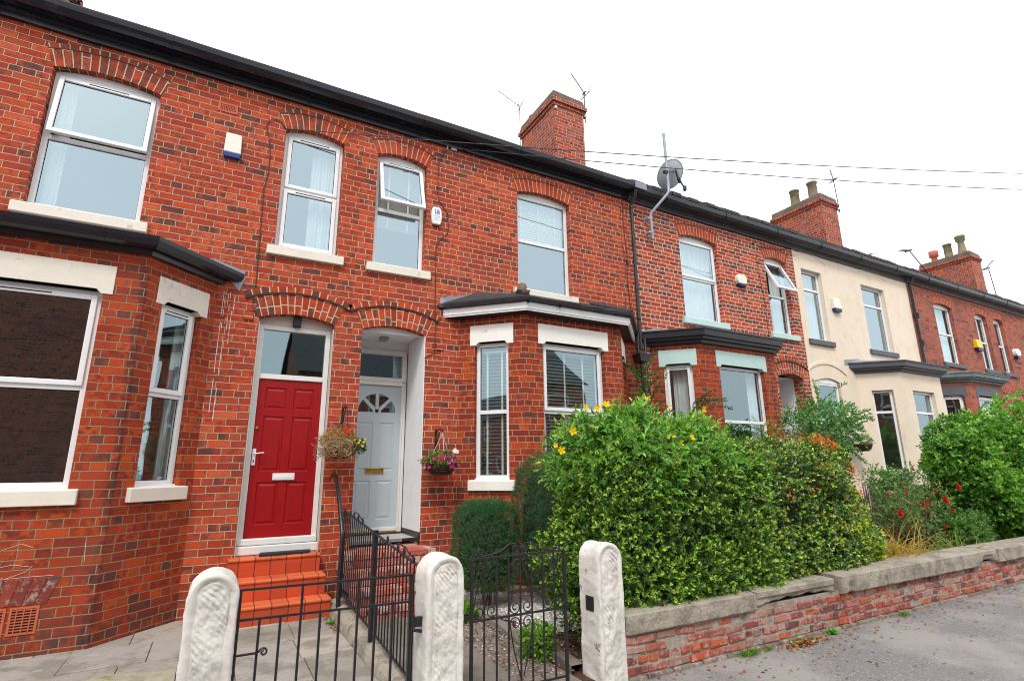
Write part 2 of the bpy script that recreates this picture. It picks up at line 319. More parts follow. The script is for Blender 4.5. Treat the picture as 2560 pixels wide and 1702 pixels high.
# ---------------------------------------------------------------- mesh helpers (vertices in world metres)
class MB:
    def __init__(s): s.v = []; s.f = []; s.uv = {}; s.sm = set(); s.tint = []
    def add(s, pts, faces, uvs=None, smooth=False, tint=None):
        o = len(s.v); s.v += [tuple(p) for p in pts]
        for i, f in enumerate(faces):
            if uvs: s.uv[len(s.f)] = uvs[i]
            if smooth: s.sm.add(len(s.f))
            s.f.append(tuple(a+o for a in f)); s.tint.append(tint)
    def quad(s, a, b, c, d, uv=None, tint=None): s.add((a, b, c, d), [(0, 1, 2, 3)], [uv] if uv else None, tint=tint)
    def box(s, x0, x1, y0, y1, z0, z1, tint=None):
        s.hexa([(x0, y0, z0), (x1, y0, z0), (x1, y1, z0), (x0, y1, z0), (x0, y0, z1), (x1, y0, z1), (x1, y1, z1), (x0, y1, z1)], tint)
    def hexa(s, p, tint=None):
        s.add(p, [(0, 3, 2, 1), (4, 5, 6, 7), (0, 1, 5, 4), (1, 2, 6, 5), (2, 3, 7, 6), (3, 0, 4, 7)], tint=tint)
    def fbox(s, F, s0, s1, d0, d1, z0, z1, tint=None):
        s.hexa([F(s0, d0, z0), F(s1, d0, z0), F(s1, d1, z0), F(s0, d1, z0), F(s0, d0, z1), F(s1, d0, z1), F(s1, d1, z1), F(s0, d1, z1)], tint)
    def bar(s, a, b, w, h=None, up=(0, 0, 1), tint=None):
        h = h or w; a = Vector(a); b = Vector(b); d = (b-a).normalized(); up = Vector(up)
        if abs(d.dot(up)) > .97: up = Vector((1, 0, 0))
        x = d.cross(up).normalized()*w/2; y = x.cross(d).normalized()*h/2
        s.hexa([a-x-y, a+x-y, b+x-y, b-x-y, a-x+y, a+x+y, b+x+y, b-x+y], tint)
    def tube(s, pts, r, n=8, smooth=True, caps=True, tint=None):
        pts = [Vector(p) for p in pts]; rr = r if isinstance(r, (list, tuple)) else [r]*len(pts)
        d0 = (pts[1]-pts[0]).normalized(); ref = Vector((0, 0, 1)) if abs(d0.z) < .9 else Vector((1, 0, 0))
        x = d0.cross(ref).normalized(); V = []
        for i, p in enumerate(pts):
            d = (pts[min(i+1, len(pts)-1)]-pts[max(i-1, 0)]).normalized()
            x = (x-d*x.dot(d)).normalized(); y = d.cross(x)
            for k in range(n):
                a = 2*math.pi*k/n; V.append(p+(x*math.cos(a)+y*math.sin(a))*rr[i])
        Fc = [(i*n+k, i*n+(k+1) % n, (i+1)*n+(k+1) % n, (i+1)*n+k) for i in range(len(pts)-1) for k in range(n)]
        s.add(V, Fc, smooth=smooth, tint=tint)
        if caps: s.add(V[:n], [tuple(range(n))[::-1]], tint=tint); s.add(V[-n:], [tuple(range(n))], tint=tint)
    def prism(s, F, prof, d0, d1, tint=None):
        """prof = [(s,z)] counter-clockwise seen from the front; extruded from depth d0 to d1"""
        n = len(prof); P = [F(a, d0, b) for a, b in prof]+[F(a, d1, b) for a, b in prof]
        s.add(P, [tuple(range(n)), tuple(range(2*n-1, n-1, -1))]+[(i, (i+1) % n+0, (i+1) % n+n, i+n)[::-1] for i in range(n)], tint=tint)
    def lathe(s, c, prof, n=20, tint=None):
        V = [(c[0]+r*math.cos(2*math.pi*k/n), c[1]+r*math.sin(2*math.pi*k/n), c[2]+z) for r, z in prof for k in range(n)]
        s.add(V, [(i*n+k, i*n+(k+1) % n, (i+1)*n+(k+1) % n, (i+1)*n+k) for i in range(len(prof)-1) for k in range(n)], smooth=True, tint=tint)
    def loft(s, rows, smooth=True, closed=False, tint=None):
        n = len(rows[0]); V = [p for r in rows for p in r]
        rng_ = range(n if closed else n-1)
        s.add(V, [(i*n+k, i*n+(k+1) % n, (i+1)*n+(k+1) % n, (i+1)*n+k) for i in range(len(rows)-1) for k in rng_], smooth=smooth, tint=tint)
    def build(s, name, mat, parent=None, bevel=0., **tags):
        me = bpy.data.meshes.new(name); me.from_pydata(s.v, [], s.f)
        uvl = me.uv_layers.new(name='UVMap'); buf = np.zeros(len(me.loops)*2, np.float32); i = 0
        for fi, f in enumerate(s.f):
            if fi in s.uv: q = s.uv[fi]
            else:
                a, b, c = (Vector(s.v[f[k]]) for k in (0, 1, 2)); nn = (b-a).cross(c-a)
                if nn.length < 1e-12 and len(f) > 3: nn = (c-b).cross(Vector(s.v[f[3]])-b)
                nn = nn.normalized() if nn.length > 0 else Vector((0, -1, 0))
                if abs(nn.z) > .7: q = [(s.v[k][0], s.v[k][1]) for k in f]
                else:
                    t = Vector((-nn.y, nn.x, 0)).normalized()
                    if t.x < -.01 or (abs(t.x) <= .01 and t.y < 0): t = -t
                    q = [(s.v[k][0]*t.x+s.v[k][1]*t.y, s.v[k][2]) for k in f]
            for a in q: buf[i] = a[0]; buf[i+1] = a[1]; i += 2
        uvl.data.foreach_set('uv', buf)
        if s.sm: me.polygons.foreach_set('use_smooth', [k in s.sm for k in range(len(s.f))])
        if any(t is not None for t in s.tint):
            at = me.color_attributes.new('tint', 'FLOAT_COLOR', 'CORNER'); cb = []
            for f, t in zip(s.f, s.tint): cb += list((*(t or (.3, .3, .3)), 1))*len(f)
            at.data.foreach_set('color', cb)
        return link(name, me, mat, parent, bevel, **tags)

def link(name, me, mat, parent=None, bevel=0., **tags):
    o = bpy.data.objects.new(name, me); col.objects.link(o); me.materials.append(M_[mat] if isinstance(mat, str) else mat)
    if parent is not None:
        o.parent = parent
        if parent.type == 'EMPTY': o.matrix_parent_inverse = Matrix.Translation(-parent.location)
    if bevel:
        md = o.modifiers.new('bevel', 'BEVEL'); md.width = bevel; md.segments = 2; md.limit_method = 'ANGLE'
    for k, v in tags.items(): o[k] = v
    return o
def thing(name, loc, label, cat, group=None):
    o = bpy.data.objects.new(name, None); o.empty_display_size = .2; col.objects.link(o); o.location = loc
    o['label'] = label; o['category'] = cat
    if group: o['group'] = group
    return o

def Fr(ox, oy, ang):
    c, s_ = math.cos(R(ang)), math.sin(R(ang))
    def f(s, d, z): return (ox+c*s-s_*d, oy+s_*s+c*d, z)
    f.ang = ang; f.o = (ox, oy); return f
F0 = Fr(0, 0, 0)

def arc_z(s, cx, w, zs, rise):
    if rise <= 0: return zs
    Rr_ = (w*w/4+rise*rise)/(2*rise); return zs+math.sqrt(max(Rr_*Rr_-(s-cx)**2, 0))-(Rr_-rise)

def wall(mb, F, s0, s1, z0, z1, ops, depth=.11, u0=0.):
    """wall face with openings dict(s0,s1,z0,zs,rise,d); reveals go back d"""
    br = {s0, s1}
    for o in ops:
        br |= {o['s0'], o['s1']}
        if o.get('rise'): br |= {o['s0']+(o['s1']-o['s0'])*k/14 for k in range(1, 14)}
    br = sorted(b for b in br if s0 <= b <= s1)
    for a, b in zip(br, br[1:]):
        if b-a < 1e-5: continue
        mid = (a+b)/2; spans = [(z0, z0)]
        for o in sorted([o for o in ops if o['s0'] < mid < o['s1']], key=lambda o: o['z0']):
            cx = (o['s0']+o['s1'])/2; wd = o['s1']-o['s0']
            spans.append((o['z0'], o['z0'], arc_z(a, cx, wd, o['zs'], o.get('rise', 0)), arc_z(b, cx, wd, o['zs'], o.get('rise', 0))))
        za, zb = z0, z0
        for sp in spans[1:]:
            if sp[0] > min(za, zb)+1e-6:
                mb.quad(F(a, 0, za), F(b, 0, zb), F(b, 0, sp[0]), F(a, 0, sp[0]), [(a+u0, za), (b+u0, zb), (b+u0, sp[0]), (a+u0, sp[0])])
            za, zb = sp[2], sp[3]
        mb.quad(F(a, 0, za), F(b, 0, zb), F(b, 0, z1), F(a, 0, z1), [(a+u0, za), (b+u0, zb), (b+u0, z1), (a+u0, z1)])
    for o in ops:
        if o.get('noreveal'): continue
        d = o.get('d', depth); a, b = o['s0'], o['s1']; cx = (a+b)/2; wd = b-a; ri = o.get('rise', 0)
        for s_, sg in ((a, 1), (b, -1)):
            mb.quad(F(s_, 0, o['z0']), F(s_, d, o['z0']), F(s_, d, o['zs']), F(s_, 0, o['zs']),
                    [(s_+u0, o['z0']), (s_+u0+d*sg, o['z0']), (s_+u0+d*sg, o['zs']), (s_+u0, o['zs'])])
        n = 14 if ri else 1
        for k in range(n):
            p, q = a+wd*k/n, a+wd*(k+1)/n; zp, zq = arc_z(p, cx, wd, o['zs'], ri), arc_z(q, cx, wd, o['zs'], ri)
            mb.quad(F(p, 0, zp), F(q, 0, zq), F(q, d, zq), F(p, d, zp), [(0, p), (0, q), (d, q), (d, p)])

def arch(mb, F, cx, wd, zs, rise, th, proud=.003, ext=0., v0=0., r_in=0.):
    """curved ring of voussoirs: u radial, v along the curve"""
    Rr_ = (wd*wd/4+rise*rise)/(2*rise); cz = zs+rise-Rr_; am = math.asin(wd/2/Rr_)+ext/Rr_; n = 18
    P = []
    for k in range(n+1):
        t = -am+2*am*k/n; P.append([(cx+math.sin(t)*q, cz+math.cos(t)*q, t*(Rr_+th/2)+v0) for q in (Rr_+r_in, Rr_+r_in+th)])
    for a, b in zip(P, P[1:]):
        mb.quad(F(a[0][0], -proud, a[0][1]), F(b[0][0], -proud, b[0][1]), F(b[1][0], -proud, b[1][1]), F(a[1][0], -proud, a[1][1]),
                [(.01, a[0][2]), (.01, b[0][2]), (th-.002, b[1][2]), (th-.002, a[1][2])])
        mb.quad(F(a[1][0], -proud, a[1][1]), F(b[1][0], -proud, b[1][1]), F(b[1][0], .02, b[1][1]), F(a[1][0], .02, a[1][1]), [(0, a[0][2]), (0, b[0][2]), (.02, b[0][2]), (.02, a[0][2])])
        mb.quad(F(a[0][0], -proud, a[0][1]), F(b[0][0], -proud, b[0][1]), F(b[0][0], .02, b[0][1]), F(a[0][0], .02, a[0][1]), [(0, a[0][2]), (0, b[0][2]), (.02, b[0][2]), (.02, a[0][2])])
    for e in (P[0], P[-1]):
        mb.quad(F(e[0][0], -proud, e[0][1]), F(e[1][0], -proud, e[1][1]), F(e[1][0], .02, e[1][1]), F(e[0][0], .02, e[0][1]), [(0, 0), (th, 0), (th, .02), (0, .02)])

def arcline(mb, F, cx, wd, zs, rise, off, h, proud, ext=0.):
    Rr_ = (wd*wd/4+rise*rise)/(2*rise); cz = zs+rise-Rr_; am = math.asin(wd/2/Rr_)+ext/Rr_; n = 16
    for k in range(n):
        t0, t1 = -am+2*am*k/n, -am+2*am*(k+1)/n
        p = [(cx+math.sin(t)*q, cz+math.cos(t)*q) for t in (t0, t1) for q in (Rr_+off, Rr_+off+h)]
        mb.hexa([F(p[0][0], -proud, p[0][1]), F(p[2][0], -proud, p[2][1]), F(p[2][0], .01, p[2][1]), F(p[0][0], .01, p[0][1]),
                 F(p[1][0], -proud, p[1][1]), F(p[3][0], -proud, p[3][1]), F(p[3][0], .01, p[3][1]), F(p[1][0], .01, p[1][1])])

def ring(mb, F, s0, s1, z0, z1, t, d0, d1):
    mb.fbox(F, s0, s0+t, d0, d1, z0, z1); mb.fbox(F, s1-t, s1, d0, d1, z0, z1)
    mb.fbox(F, s0+t, s1-t, d0+.001, d1, z0, z0+t); mb.fbox(F, s0+t, s1-t, d0+.001, d1, z1-t, z1)

def tilt(F, d, z, deg):
    """frame turned about the horizontal line at depth d, height z: foot swings outward"""
    c, s_ = math.cos(R(deg)), math.sin(R(deg))
    def f(s, dd, zz):
        a, b = dd-d, zz-z
        return F(s, d+a*c+b*s_, z-a*s_+b*c)
    return f

def window(house, F, s0, s1, z0, zs, rise=0., d=.10, zt=None, opened=0., vents=True, sash_top=True, sash_low=False, curtain=None, blind=None, glass='glass', fr='upvc', t=.058, blind_up=None, label=None):
    mb = MB(); ring(mb, F, s0, s1, z0, zs, t, d, d+.07); cx = (s0+s1)/2; wd = s1-s0
    if rise:
        pr = [(s0, zs-.002), (s1, zs-.002)]+[(s1-wd*k/12, arc_z(s1-wd*k/12, cx, wd, zs, rise)) for k in range(13)]
        pr = [p for i, p in enumerate(pr) if i < 2 or p[1] > zs+.001]; mb.prism(F, pr, d-.004, d+.05)
    if zt: mb.fbox(F, s0+t, s1-t, d+.002, d+.065, zt-.028, zt+.028)
    mb.fbox(F, s0-.01, s1+.01, d-.035, d+.02, z0-.012, z0+.016)
    w_ = mb.build('window', fr, house, bevel=.004, **({'label': label} if label else {}))
    parts = [(z0+t, (zt-.028) if zt else zs-t, sash_low, 0.)]
    if zt: parts.append((zt+.028, zs-t, sash_top, opened))
    for a, b, sash, op in parts:
        G = tilt(F, d, b, op) if op else F
        if sash:
            sm = MB(); e = .012; st = .052; ring(sm, G, s0+t-e, s1-t+e, a-e, b+e, st, d-.022, d+.03)
            if vents and wd > .45: pass
            sm.build('sash', fr, w_, bevel=.006)
            g0, g1, ga, gb = s0+t-e+st, s1-t+e-st, a-e+st, b+e-st; gd = d+.004
            if vents and wd > .3:
                v = MB(); q = min(.2, wd*.28); v.fbox(G, cx-q, cx+q, d-.0235, d-.019, b-.018, b-.007); v.build('trickle_vent', 'hole', w_)
        else: g0, g1, ga, gb = s0+t, s1-t, a, b; gd = d+.03
        gk = MB(); ring(gk, G, g0, g1, ga, gb, .007, gd-.002, gd+.004); gk.build('gasket', 'hole', w_)
        pm = MB(); pm.quad(G(g0, gd, ga), G(g1, gd, ga), G(g1, gd, gb), G(g0, gd, gb)); pm.build('pane', glass, w_)
    if curtain:
        for a, b in curtain:
            c_ = MB(); n = 26; p0 = [F(s0+wd*(a+(b-a)*k/n), d+.16+.022*math.sin(k*1.9)+.012*math.sin(k*.7), z0) for k in range(n+1)]
            p1 = [(p[0], p[1], zs-.02) for p in p0]; c_.loft([p0, p1]); c_.build('curtain', 'curtain', w_)
    if blind:
        za, zb, ang, sp, tapes = blind
        c_ = MB(); z = za; q = .024
        while z < zb:
            dz, dd = q*math.sin(R(ang)), q*math.cos(R(ang))
            c_.quad(F(s0+.05, d+.11-dd, z-dz), F(s1-.05, d+.11-dd, z-dz), F(s1-.05, d+.11+dd, z+dz), F(s0+.05, d+.11+dd, z+dz)); z += sp
        for f_ in tapes:
            x = s0+wd*f_; c_.fbox(F, x-.014, x+.014, d+.078, d+.081, za, zb)
        c_.fbox(F, s0+.05, s1-.05, d+.085, d+.135, zb, zb+.04)
        c_.build('venetian_blind', 'blind', w_)
    return w_

def sill(house, F, s0, s1, ztop, h=.135, proud=.06, mat='cream_stone', d=.08):
    mb = MB(); mb.hexa([F(s0, -proud, ztop-h), F(s1, -proud, ztop-h), F(s1, d, ztop-h), F(s0, d, ztop-h), F(s0, -proud, ztop-.012), F(s1, -proud, ztop-.012), F(s1, d, ztop+.008), F(s0, d, ztop+.008)])
    return mb.build('window_sill', mat, house, bevel=.007)
def lintel(house, F, s0, s1, z0, z1, mat='cream_stone'):
    w_ = s1-s0; e = min(.14, w_*.2)
    mb = MB(); mb.prism(F, [(s0, z0), (s0+e*.7, z0), (s0+e, z0+.045), (s1-e, z0+.045), (s1-e*.7, z0), (s1, z0), (s1, z1), (s0, z1)], -.008, .10)
    return mb.build('stone_lintel', mat, house, bevel=.003)

def bay_outline(x0, x1, dep, off, wall_y=0.):
    k = math.sqrt(2)
    return [(x0-off*k-wall_y*0, wall_y), (x0+dep+off-off*k, -(dep+off)), (x1-dep-off+off*k, -(dep+off)), (x1+off*k, wall_y)]
def layer(mb, lo, zl, hi, zh, cap=True, ins=None):
    """band between two outlines"""
    for i in range(len(lo)-1):
        mb.quad((*lo[i], zl), (*lo[i+1], zl), (*hi[i+1], zh), (*hi[i], zh))

def chimney(house, x0, x1, y0, y1, zb, zt, pots=(), mat='chim', cap=.0):
    mb = MB(); mb.box(x0, x1, y0, y1, zb, zt-.42)
    st = mb.build('chimney', mat, house)
    c = MB(); c.box(x0-.03, x1+.03, y0-.03, y1+.03, zt-.42, zt-.34); c.box(x0-.07, x1+.07, y0-.07, y1+.07, zt-.34, zt-.24)
    c.build('corbel_course', mat, st, bevel=.008)
    c = MB(); c.hexa([(x0-.04, y0-.04, zt-.24), (x1+.04, y0-.04, zt-.24), (x1+.04, y1+.04, zt-.24), (x0-.04, y1+.04, zt-.24), (x0-.02, y0-.02, zt-.02), (x1+.01, y0-.01, zt-.05), (x1+.02, y1+.02, zt+.01), (x0-.01, y1+.01, zt-.03)])
    c.build('chimney_cap', 'cap', st, bevel=.03)
    for (px, py, h, r, kind) in pots:
        p = MB()
        if kind == 'plain': p.lathe((px, py, zt-.1), [(r*1.12, 0), (r*1.0, .2), (r*.94, h-.06), (r*1.1, h-.05), (r*1.12, h), (r*.85, h), (r*.8, h-.2)])
        elif kind == 'crown': p.lathe((px, py, zt-.1), [(r*1.25, 0), (r*1.25, .12), (r*.95, .3), (r*.8, h*.6), (r*.75, h*.72), (r*1.1, h*.76), (r*1.15, h*.9), (r*1.3, h*.93), (r*1.25, h), (r*.8, h), (r*.75, h-.2)])
        else: p.lathe((px, py, zt-.1), [(r*1.0, 0), (r*.8, .1), (r*.72, h-.3), (r*1.15, h-.25), (r*1.2, h), (r*.8, h), (r*.8, h-.15)])
        p.build('chimney_pot', 'terra_pot' if kind == 'terra' else 'pot', st)
    return st

# panelled door; returns object. panels = list of (u0,u1,v0,v1) fractions of width / height
def panel_door(house, F, s0, s1, d, z0, z1, mat, panels, hole=None):
    W_, H_ = s1-s0, z1-z0; mb = MB()
    us = sorted({0, 1} | {a for p in panels for a in p[:2]} | ({hole[0], hole[1]} if hole else set())); vs = sorted({0, 1} | {a for p in panels for a in p[2:]} | ({hole[2], hole[3]} if hole else set()))
    for i in range(len(us)-1):
        for j in range(len(vs)-1):
            um, vm = (us[i]+us[i+1])/2, (vs[j]+vs[j+1])/2
            if any(p[0] < um < p[1] and p[2] < vm < p[3] for p in panels): continue
            if hole and hole[0] < um < hole[1] and hole[2] < vm < hole[3]: continue
            a, b, c, e = s0+us[i]*W_, s0+us[i+1]*W_, z0+vs[j]*H_, z0+vs[j+1]*H_
            mb.quad(F(a, d, c), F(b, d, c), F(b, d, e), F(a, d, e))
    for p in panels:
        a, b, c, e = s0+p[0]*W_, s0+p[1]*W_, z0+p[2]*H_, z0+p[3]*H_
        lev = [(0, 0), (.010, .011), (.022, .012), (.045, .002)]
        R_ = [[F(a+k, d+q, c+k), F(b-k, d+q, c+k), F(b-k, d+q, e-k), F(a+k, d+q, e-k)] for k, q in lev]
        mb.loft(R_, smooth=False, closed=True); mb.add(R_[-1], [(0, 1, 2, 3)])
    return mb.build('front_door', mat, house)

def spiral(c, ax, bx, r0, r1, t0, t1, n=26):
    """points of a scroll in the plane spanned by unit vectors ax, bx"""
    c, ax, bx = Vector(c), Vector(ax), Vector(bx)
    return [c+(ax*math.cos(t)+bx*math.sin(t))*r for t, r in ((t0+(t1-t0)*k/n, r0+(r1-r0)*(k/n)**.8) for k in range(n+1))]

# ---------------------------------------------------------------- foliage
def rand_unit(n):
    v = rng.normal(size=(n, 3)); return v/np.linalg.norm(v, axis=1, keepdims=True)
def norml(v): return v/np.maximum(np.linalg.norm(v, axis=1, keepdims=True), 1e-9)
def leaves(name, P, D, U, L, Wd, C, mat, parent=None, fold=.25, **tags):
    """one folded leaf (2 faces) per point: P base, D direction, U face normal-ish, L length, Wd half width, C colours"""
    n = len(P); D = norml(D); S = norml(np.cross(D, U)); N = np.cross(S, D)
    L = np.broadcast_to(L, n)[:, None]; Wd = np.broadcast_to(Wd, n)[:, None]
    V = np.empty((n, 6, 3)); V[:, 0] = P; V[:, 1] = P+D*L*.42+S*Wd+N*Wd*fold*1.5; V[:, 2] = P+D*L*.96-N*L*.10
    V[:, 3] = P+D*L*.42-S*Wd+N*Wd*fold*1.5; V[:, 4] = P+D*L*.75+S*Wd*.62+N*Wd*fold*.8-N*L*.04; V[:, 5] = P+D*L*.75-S*Wd*.62+N*Wd*fold*.8-N*L*.04
    me = bpy.data.meshes.new(name); me.vertices.add(n*6); me.vertices.foreach_set('co', V.reshape(-1).astype(np.float32))
    idx = (np.arange(n)[:, None]*6+np.array([[0, 1, 4, 2, 0, 2, 5, 3]])).reshape(-1)
    me.loops.add(n*8); me.loops.foreach_set('vertex_index', idx.astype(np.int32))
    me.polygons.add(n*2); me.polygons.foreach_set('loop_start', (np.arange(n*2)*4).astype(np.int32)); me.polygons.foreach_set('loop_total', np.full(n*2, 4, np.int32))
    me.update(); me.validate()
    at = me.color_attributes.new('tint', 'FLOAT_COLOR', 'CORNER')
    cc = np.ones((n, 8, 4), np.float32); cc[:, :, :3] = C[:, None, :]; at.data.foreach_set('color', cc.reshape(-1))
    return link(name, me, mat, parent, **tags)
def palette(n, cols, wts, jit=.14):
    cols = np.array(cols); k = rng.choice(len(cols), n, p=np.array(wts)/sum(wts)); c = cols[k]
    return np.clip(c*(1+rng.normal(0, jit, (n, 1)))*(1+rng.normal(0, jit*.35, (n, 3))), .002, 1)
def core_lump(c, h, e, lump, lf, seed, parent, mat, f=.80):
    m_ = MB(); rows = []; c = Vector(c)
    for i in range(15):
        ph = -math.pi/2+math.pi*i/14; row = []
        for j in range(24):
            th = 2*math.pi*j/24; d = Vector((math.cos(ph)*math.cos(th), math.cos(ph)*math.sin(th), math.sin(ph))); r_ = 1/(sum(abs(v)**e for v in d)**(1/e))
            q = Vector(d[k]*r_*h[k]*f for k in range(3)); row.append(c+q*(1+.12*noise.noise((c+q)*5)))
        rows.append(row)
    m_.loft(rows, closed=True); return m_.build('shade_core', mat, parent)  # solid dark lump added to fill gaps, standing in for the plant's shaded inside
def shoots(P, D, k, spread=.9, along=.06, L=.045, W=.010, cols=None, wts=None, tipcol=None, tipp=.3, jit=.14):
    """k leaves up each shoot; returns arrays for leaves()"""
    n = len(P); D = norml(D); t = np.tile(np.linspace(0, 1, k), n); Pn = np.repeat(P, k, 0); Dn = np.repeat(D, k, 0)
    rv = norml(np.cross(Dn, rand_unit(n*k))); ang = spread*(1.15-.75*t)[:, None]*(1+rng.normal(0, .15, (n*k, 1)))
    ld = Dn*np.cos(ang)+rv*np.sin(ang); b = Pn+Dn*(t*along)[:, None]
    C = palette(n*k, cols, wts, jit)
    if tipcol is not None:
        sel = np.repeat(rng.random(n) < tipp, k) & (t > .45); tc_ = np.array(tipcol)[rng.integers(0, len(tipcol), n*k)]
        C[sel] = (tc_*(1+rng.normal(0, .12, (n*k, 1))))[sel]
    s_ = (1-.35*t)*(1+rng.normal(0, .18, n*k)); return b, ld, Dn+rand_unit(n*k)*.25, L*s_, W*s_, np.clip(C, .002, 1)
def superell(n, c, h, e=3.2, lump=.07, lf=2.2, inset=.12, zmin=None, seed=0):
    """points on / just under a lumpy rounded-box surface with outward normals"""
    q = rng.uniform(-1, 1, (n, 3)); ax = rng.choice(3, n, p=np.array([h[1]*h[2], h[0]*h[2], h[0]*h[1]])/(h[1]*h[2]+h[0]*h[2]+h[0]*h[1]))
    q[np.arange(n), ax] = np.sign(rng.uniform(-1, 1, n)); r = (np.abs(q)**e).sum(1)**(1/e); q = q/r[:, None]
    N = norml(np.sign(q)*np.abs(q)**(e-1)/np.array(h)); Pt = np.array(c)+q*np.array(h)
    lm = np.array([noise.noise(Vector(p*lf)+Vector((seed, 0, 0)))+.5*noise.noise(Vector(p*lf*2.7)+Vector((seed, 5, 0))) for p in Pt])
    Pt = Pt+N*(lm*lump)[:, None]-N*(rng.exponential(inset*.45, n).clip(0, inset*2))[:, None]
    if zmin is not None:
        k = Pt[:, 2] > zmin; Pt, N = Pt[k], N[k]
    return Pt, N
def twigs(name, c, h, n, parent, base, r=.006, mat='bark'):
    mb = MB()
    for i in range(n):
        v = rand_unit(1)[0]; v[2] = abs(v[2]); e = Vector([c[k]+v[k]*h[k]*.95 for k in range(3)]); b = Vector(base[i % len(base)])
        mid = (e+b)/2+Vector(rng.normal(0, .07, 3)); mb.tube([b, mid, e], [r*1.6, r, r*.45], 5)
    return mb.build(name, mat, parent)

# ================================================================ HOUSES
SILL, SPR, RISE = 4.55, 6.345, .078
def cornice(house, x0, x1, worn):
    mb = MB(); mt = 'black_worn' if worn else 'black_gutter'
    prof = [(0, 6.80), (-.05, 6.80), (-.05, 6.86), (-.085, 6.87), (-.085, 6.93), (-.13, 6.935), (-.19, 6.925), (-.235, 6.945), (-.262, 6.99), (-.275, 7.05), (-.275, 7.068), (-.235, 7.068), (-.235, 7.03), (0, 7.03)]
    if worn: prof = [(0, 6.78), (-.045, 6.78), (-.045, 6.82), (-.07, 6.83), (-.07, 6.88), (-.11, 6.89), (-.15, 6.90), (-.20, 6.90), (-.25, 6.95), (-.262, 7.02), (-.262, 7.035), (-.22, 7.035), (-.22, 7.0), (0, 7.0)]
    n = max(2, int((x1-x0)/.35)); rows = []
    for i in range(n+1):
        x = x0+(x1-x0)*i/n; w_ = .010*noise.noise(Vector((x*1.3, 3, 0)))*(2.2 if worn else 1)
        rows.append([(x, y, z+w_) for y, z in prof])
    mb.loft(rows, smooth=False); g = mb.build('gutter', mt, house)
    x = x0+.9
    while x < x1-.2:
        j = MB(); j.loft([[(xx, y-.010, z-.008) for y, z in prof[5:12]] for xx in (x-.035, x+.035)], smooth=False); j.build('gutter_joint', mt, house); x += 1.75
    return g
def roof(house, x0, x1, edge=True):
    mb = MB(); mb.quad((x0, -.20, 7.075), (x1, -.20, 7.075), (x1, 4.3, 9.95), (x0, 4.3, 9.95)); mb.quad((x0, 4.3, 9.95), (x1, 4.3, 9.95), (x1, 8.8, 7.05), (x0, 8.8, 7.05))
    x = x0
    while x < x1-.01:
        w_ = min(.255, x1-x); y = -.25-.02*random.random(); dz = .018*random.random()
        if edge: mb.hexa([(x, y, 7.045+dz), (x+w_-.008, y, 7.045+dz), (x+w_-.008, .3, 7.36+dz), (x, .3, 7.36+dz), (x, y, 7.105+dz*2), (x+w_-.008, y, 7.10+dz*2), (x+w_-.008, .3, 7.44), (x, .3, 7.44)])
        x += w_
    mb.tube([(x0, 4.3, 9.98), (x1, 4.3, 9.98)], .09, 8); return mb.build('roof', 'slate', house)
def room(house, x0, x1, bay=None):
    mb = MB(); a, b = x0+.12, x1-.12
    for z in (.72, 4.0, 6.72): mb.quad((a, .14, z), (b, .14, z), (b, 4.2, z), (a, 4.2, z))
    mb.quad((a, 4.2, .7), (b, 4.2, .7), (b, 4.2, 6.72), (a, 4.2, 6.72))
    mb.quad((a, .14, .7), (a, 4.2, .7), (a, 4.2, 6.72), (a, .14, 6.72)); mb.quad((b, .14, .7), (b, 4.2, .7), (b, 4.2, 6.72), (b, .14, 6.72))
    return mb.build('interior', 'room', house)

def house(x0, x1, wallmat, label, wins, door, bay, bhole=True, worn=True, archmat='arch', sillmat='cream_stone', z0=-.1):
    h = thing('terraced_house', ((x0+x1)/2, 0, 0), label, 'house', 'terraced houses along the street')
    ops = []
    for w_ in wins: ops.append(dict(s0=w_[0], s1=w_[1], z0=SILL, zs=SPR, rise=w_[2].get('rise', RISE), d=.12))
    if door: ops.append(dict(s0=door[0], s1=door[1], z0=z0, zs=3.56, rise=.085, d=door[2]))
    if bay: ops.append(dict(s0=bay[0]+.1, s1=bay[1]-.1, z0=.5, zs=3.88, noreveal=True))
    mb = MB(); wall(mb, F0, x0, x1, z0, 6.86, ops, u0=random.random()); wl = mb.build('wall', wallmat, h)
    for w_ in wins:
        k = dict(w_[2]); s0, s1 = w_[0], w_[1]; ri = k.pop('rise', RISE); flat = k.pop('flat', False); sm = k.pop('sillmat', sillmat)
        window(h, F0, s0+.004, s1-.004, SILL+.012, SPR-.0, ri, zt=5.48 if 'zt' not in k else k.pop('zt'), **k)
        sill(h, F0, s0-.09, s1+.09, SILL+.012, mat=sm)
        cx, wd = (s0+s1)/2, s1-s0
        if archmat == 'render':
            a = MB(); arcline(a, F0, cx, wd+.1, SPR+.02, .1, .30, .05, .012, .05); a.build('hood_mould', 'render', h)
        else:
            a = MB(); arch(a, F0, cx, wd, SPR, RISE, .235, .003, .015, v0=s0); a.build('window_arch', archmat, h)
            a = MB(); arch(a, F0, cx, wd, SPR, RISE, .062, .006, .01, v0=s0, r_in=.25); a.build('label_course', archmat, h)
            a = MB(); arcline(a, F0, cx, wd, SPR, RISE, .236, .013, .008, .015); a.build('drip_joint', 'cable', h)
    roof(h, x0, x1, worn); cornice(h, x0, x1, worn); room(h, x0, x1)
    return h

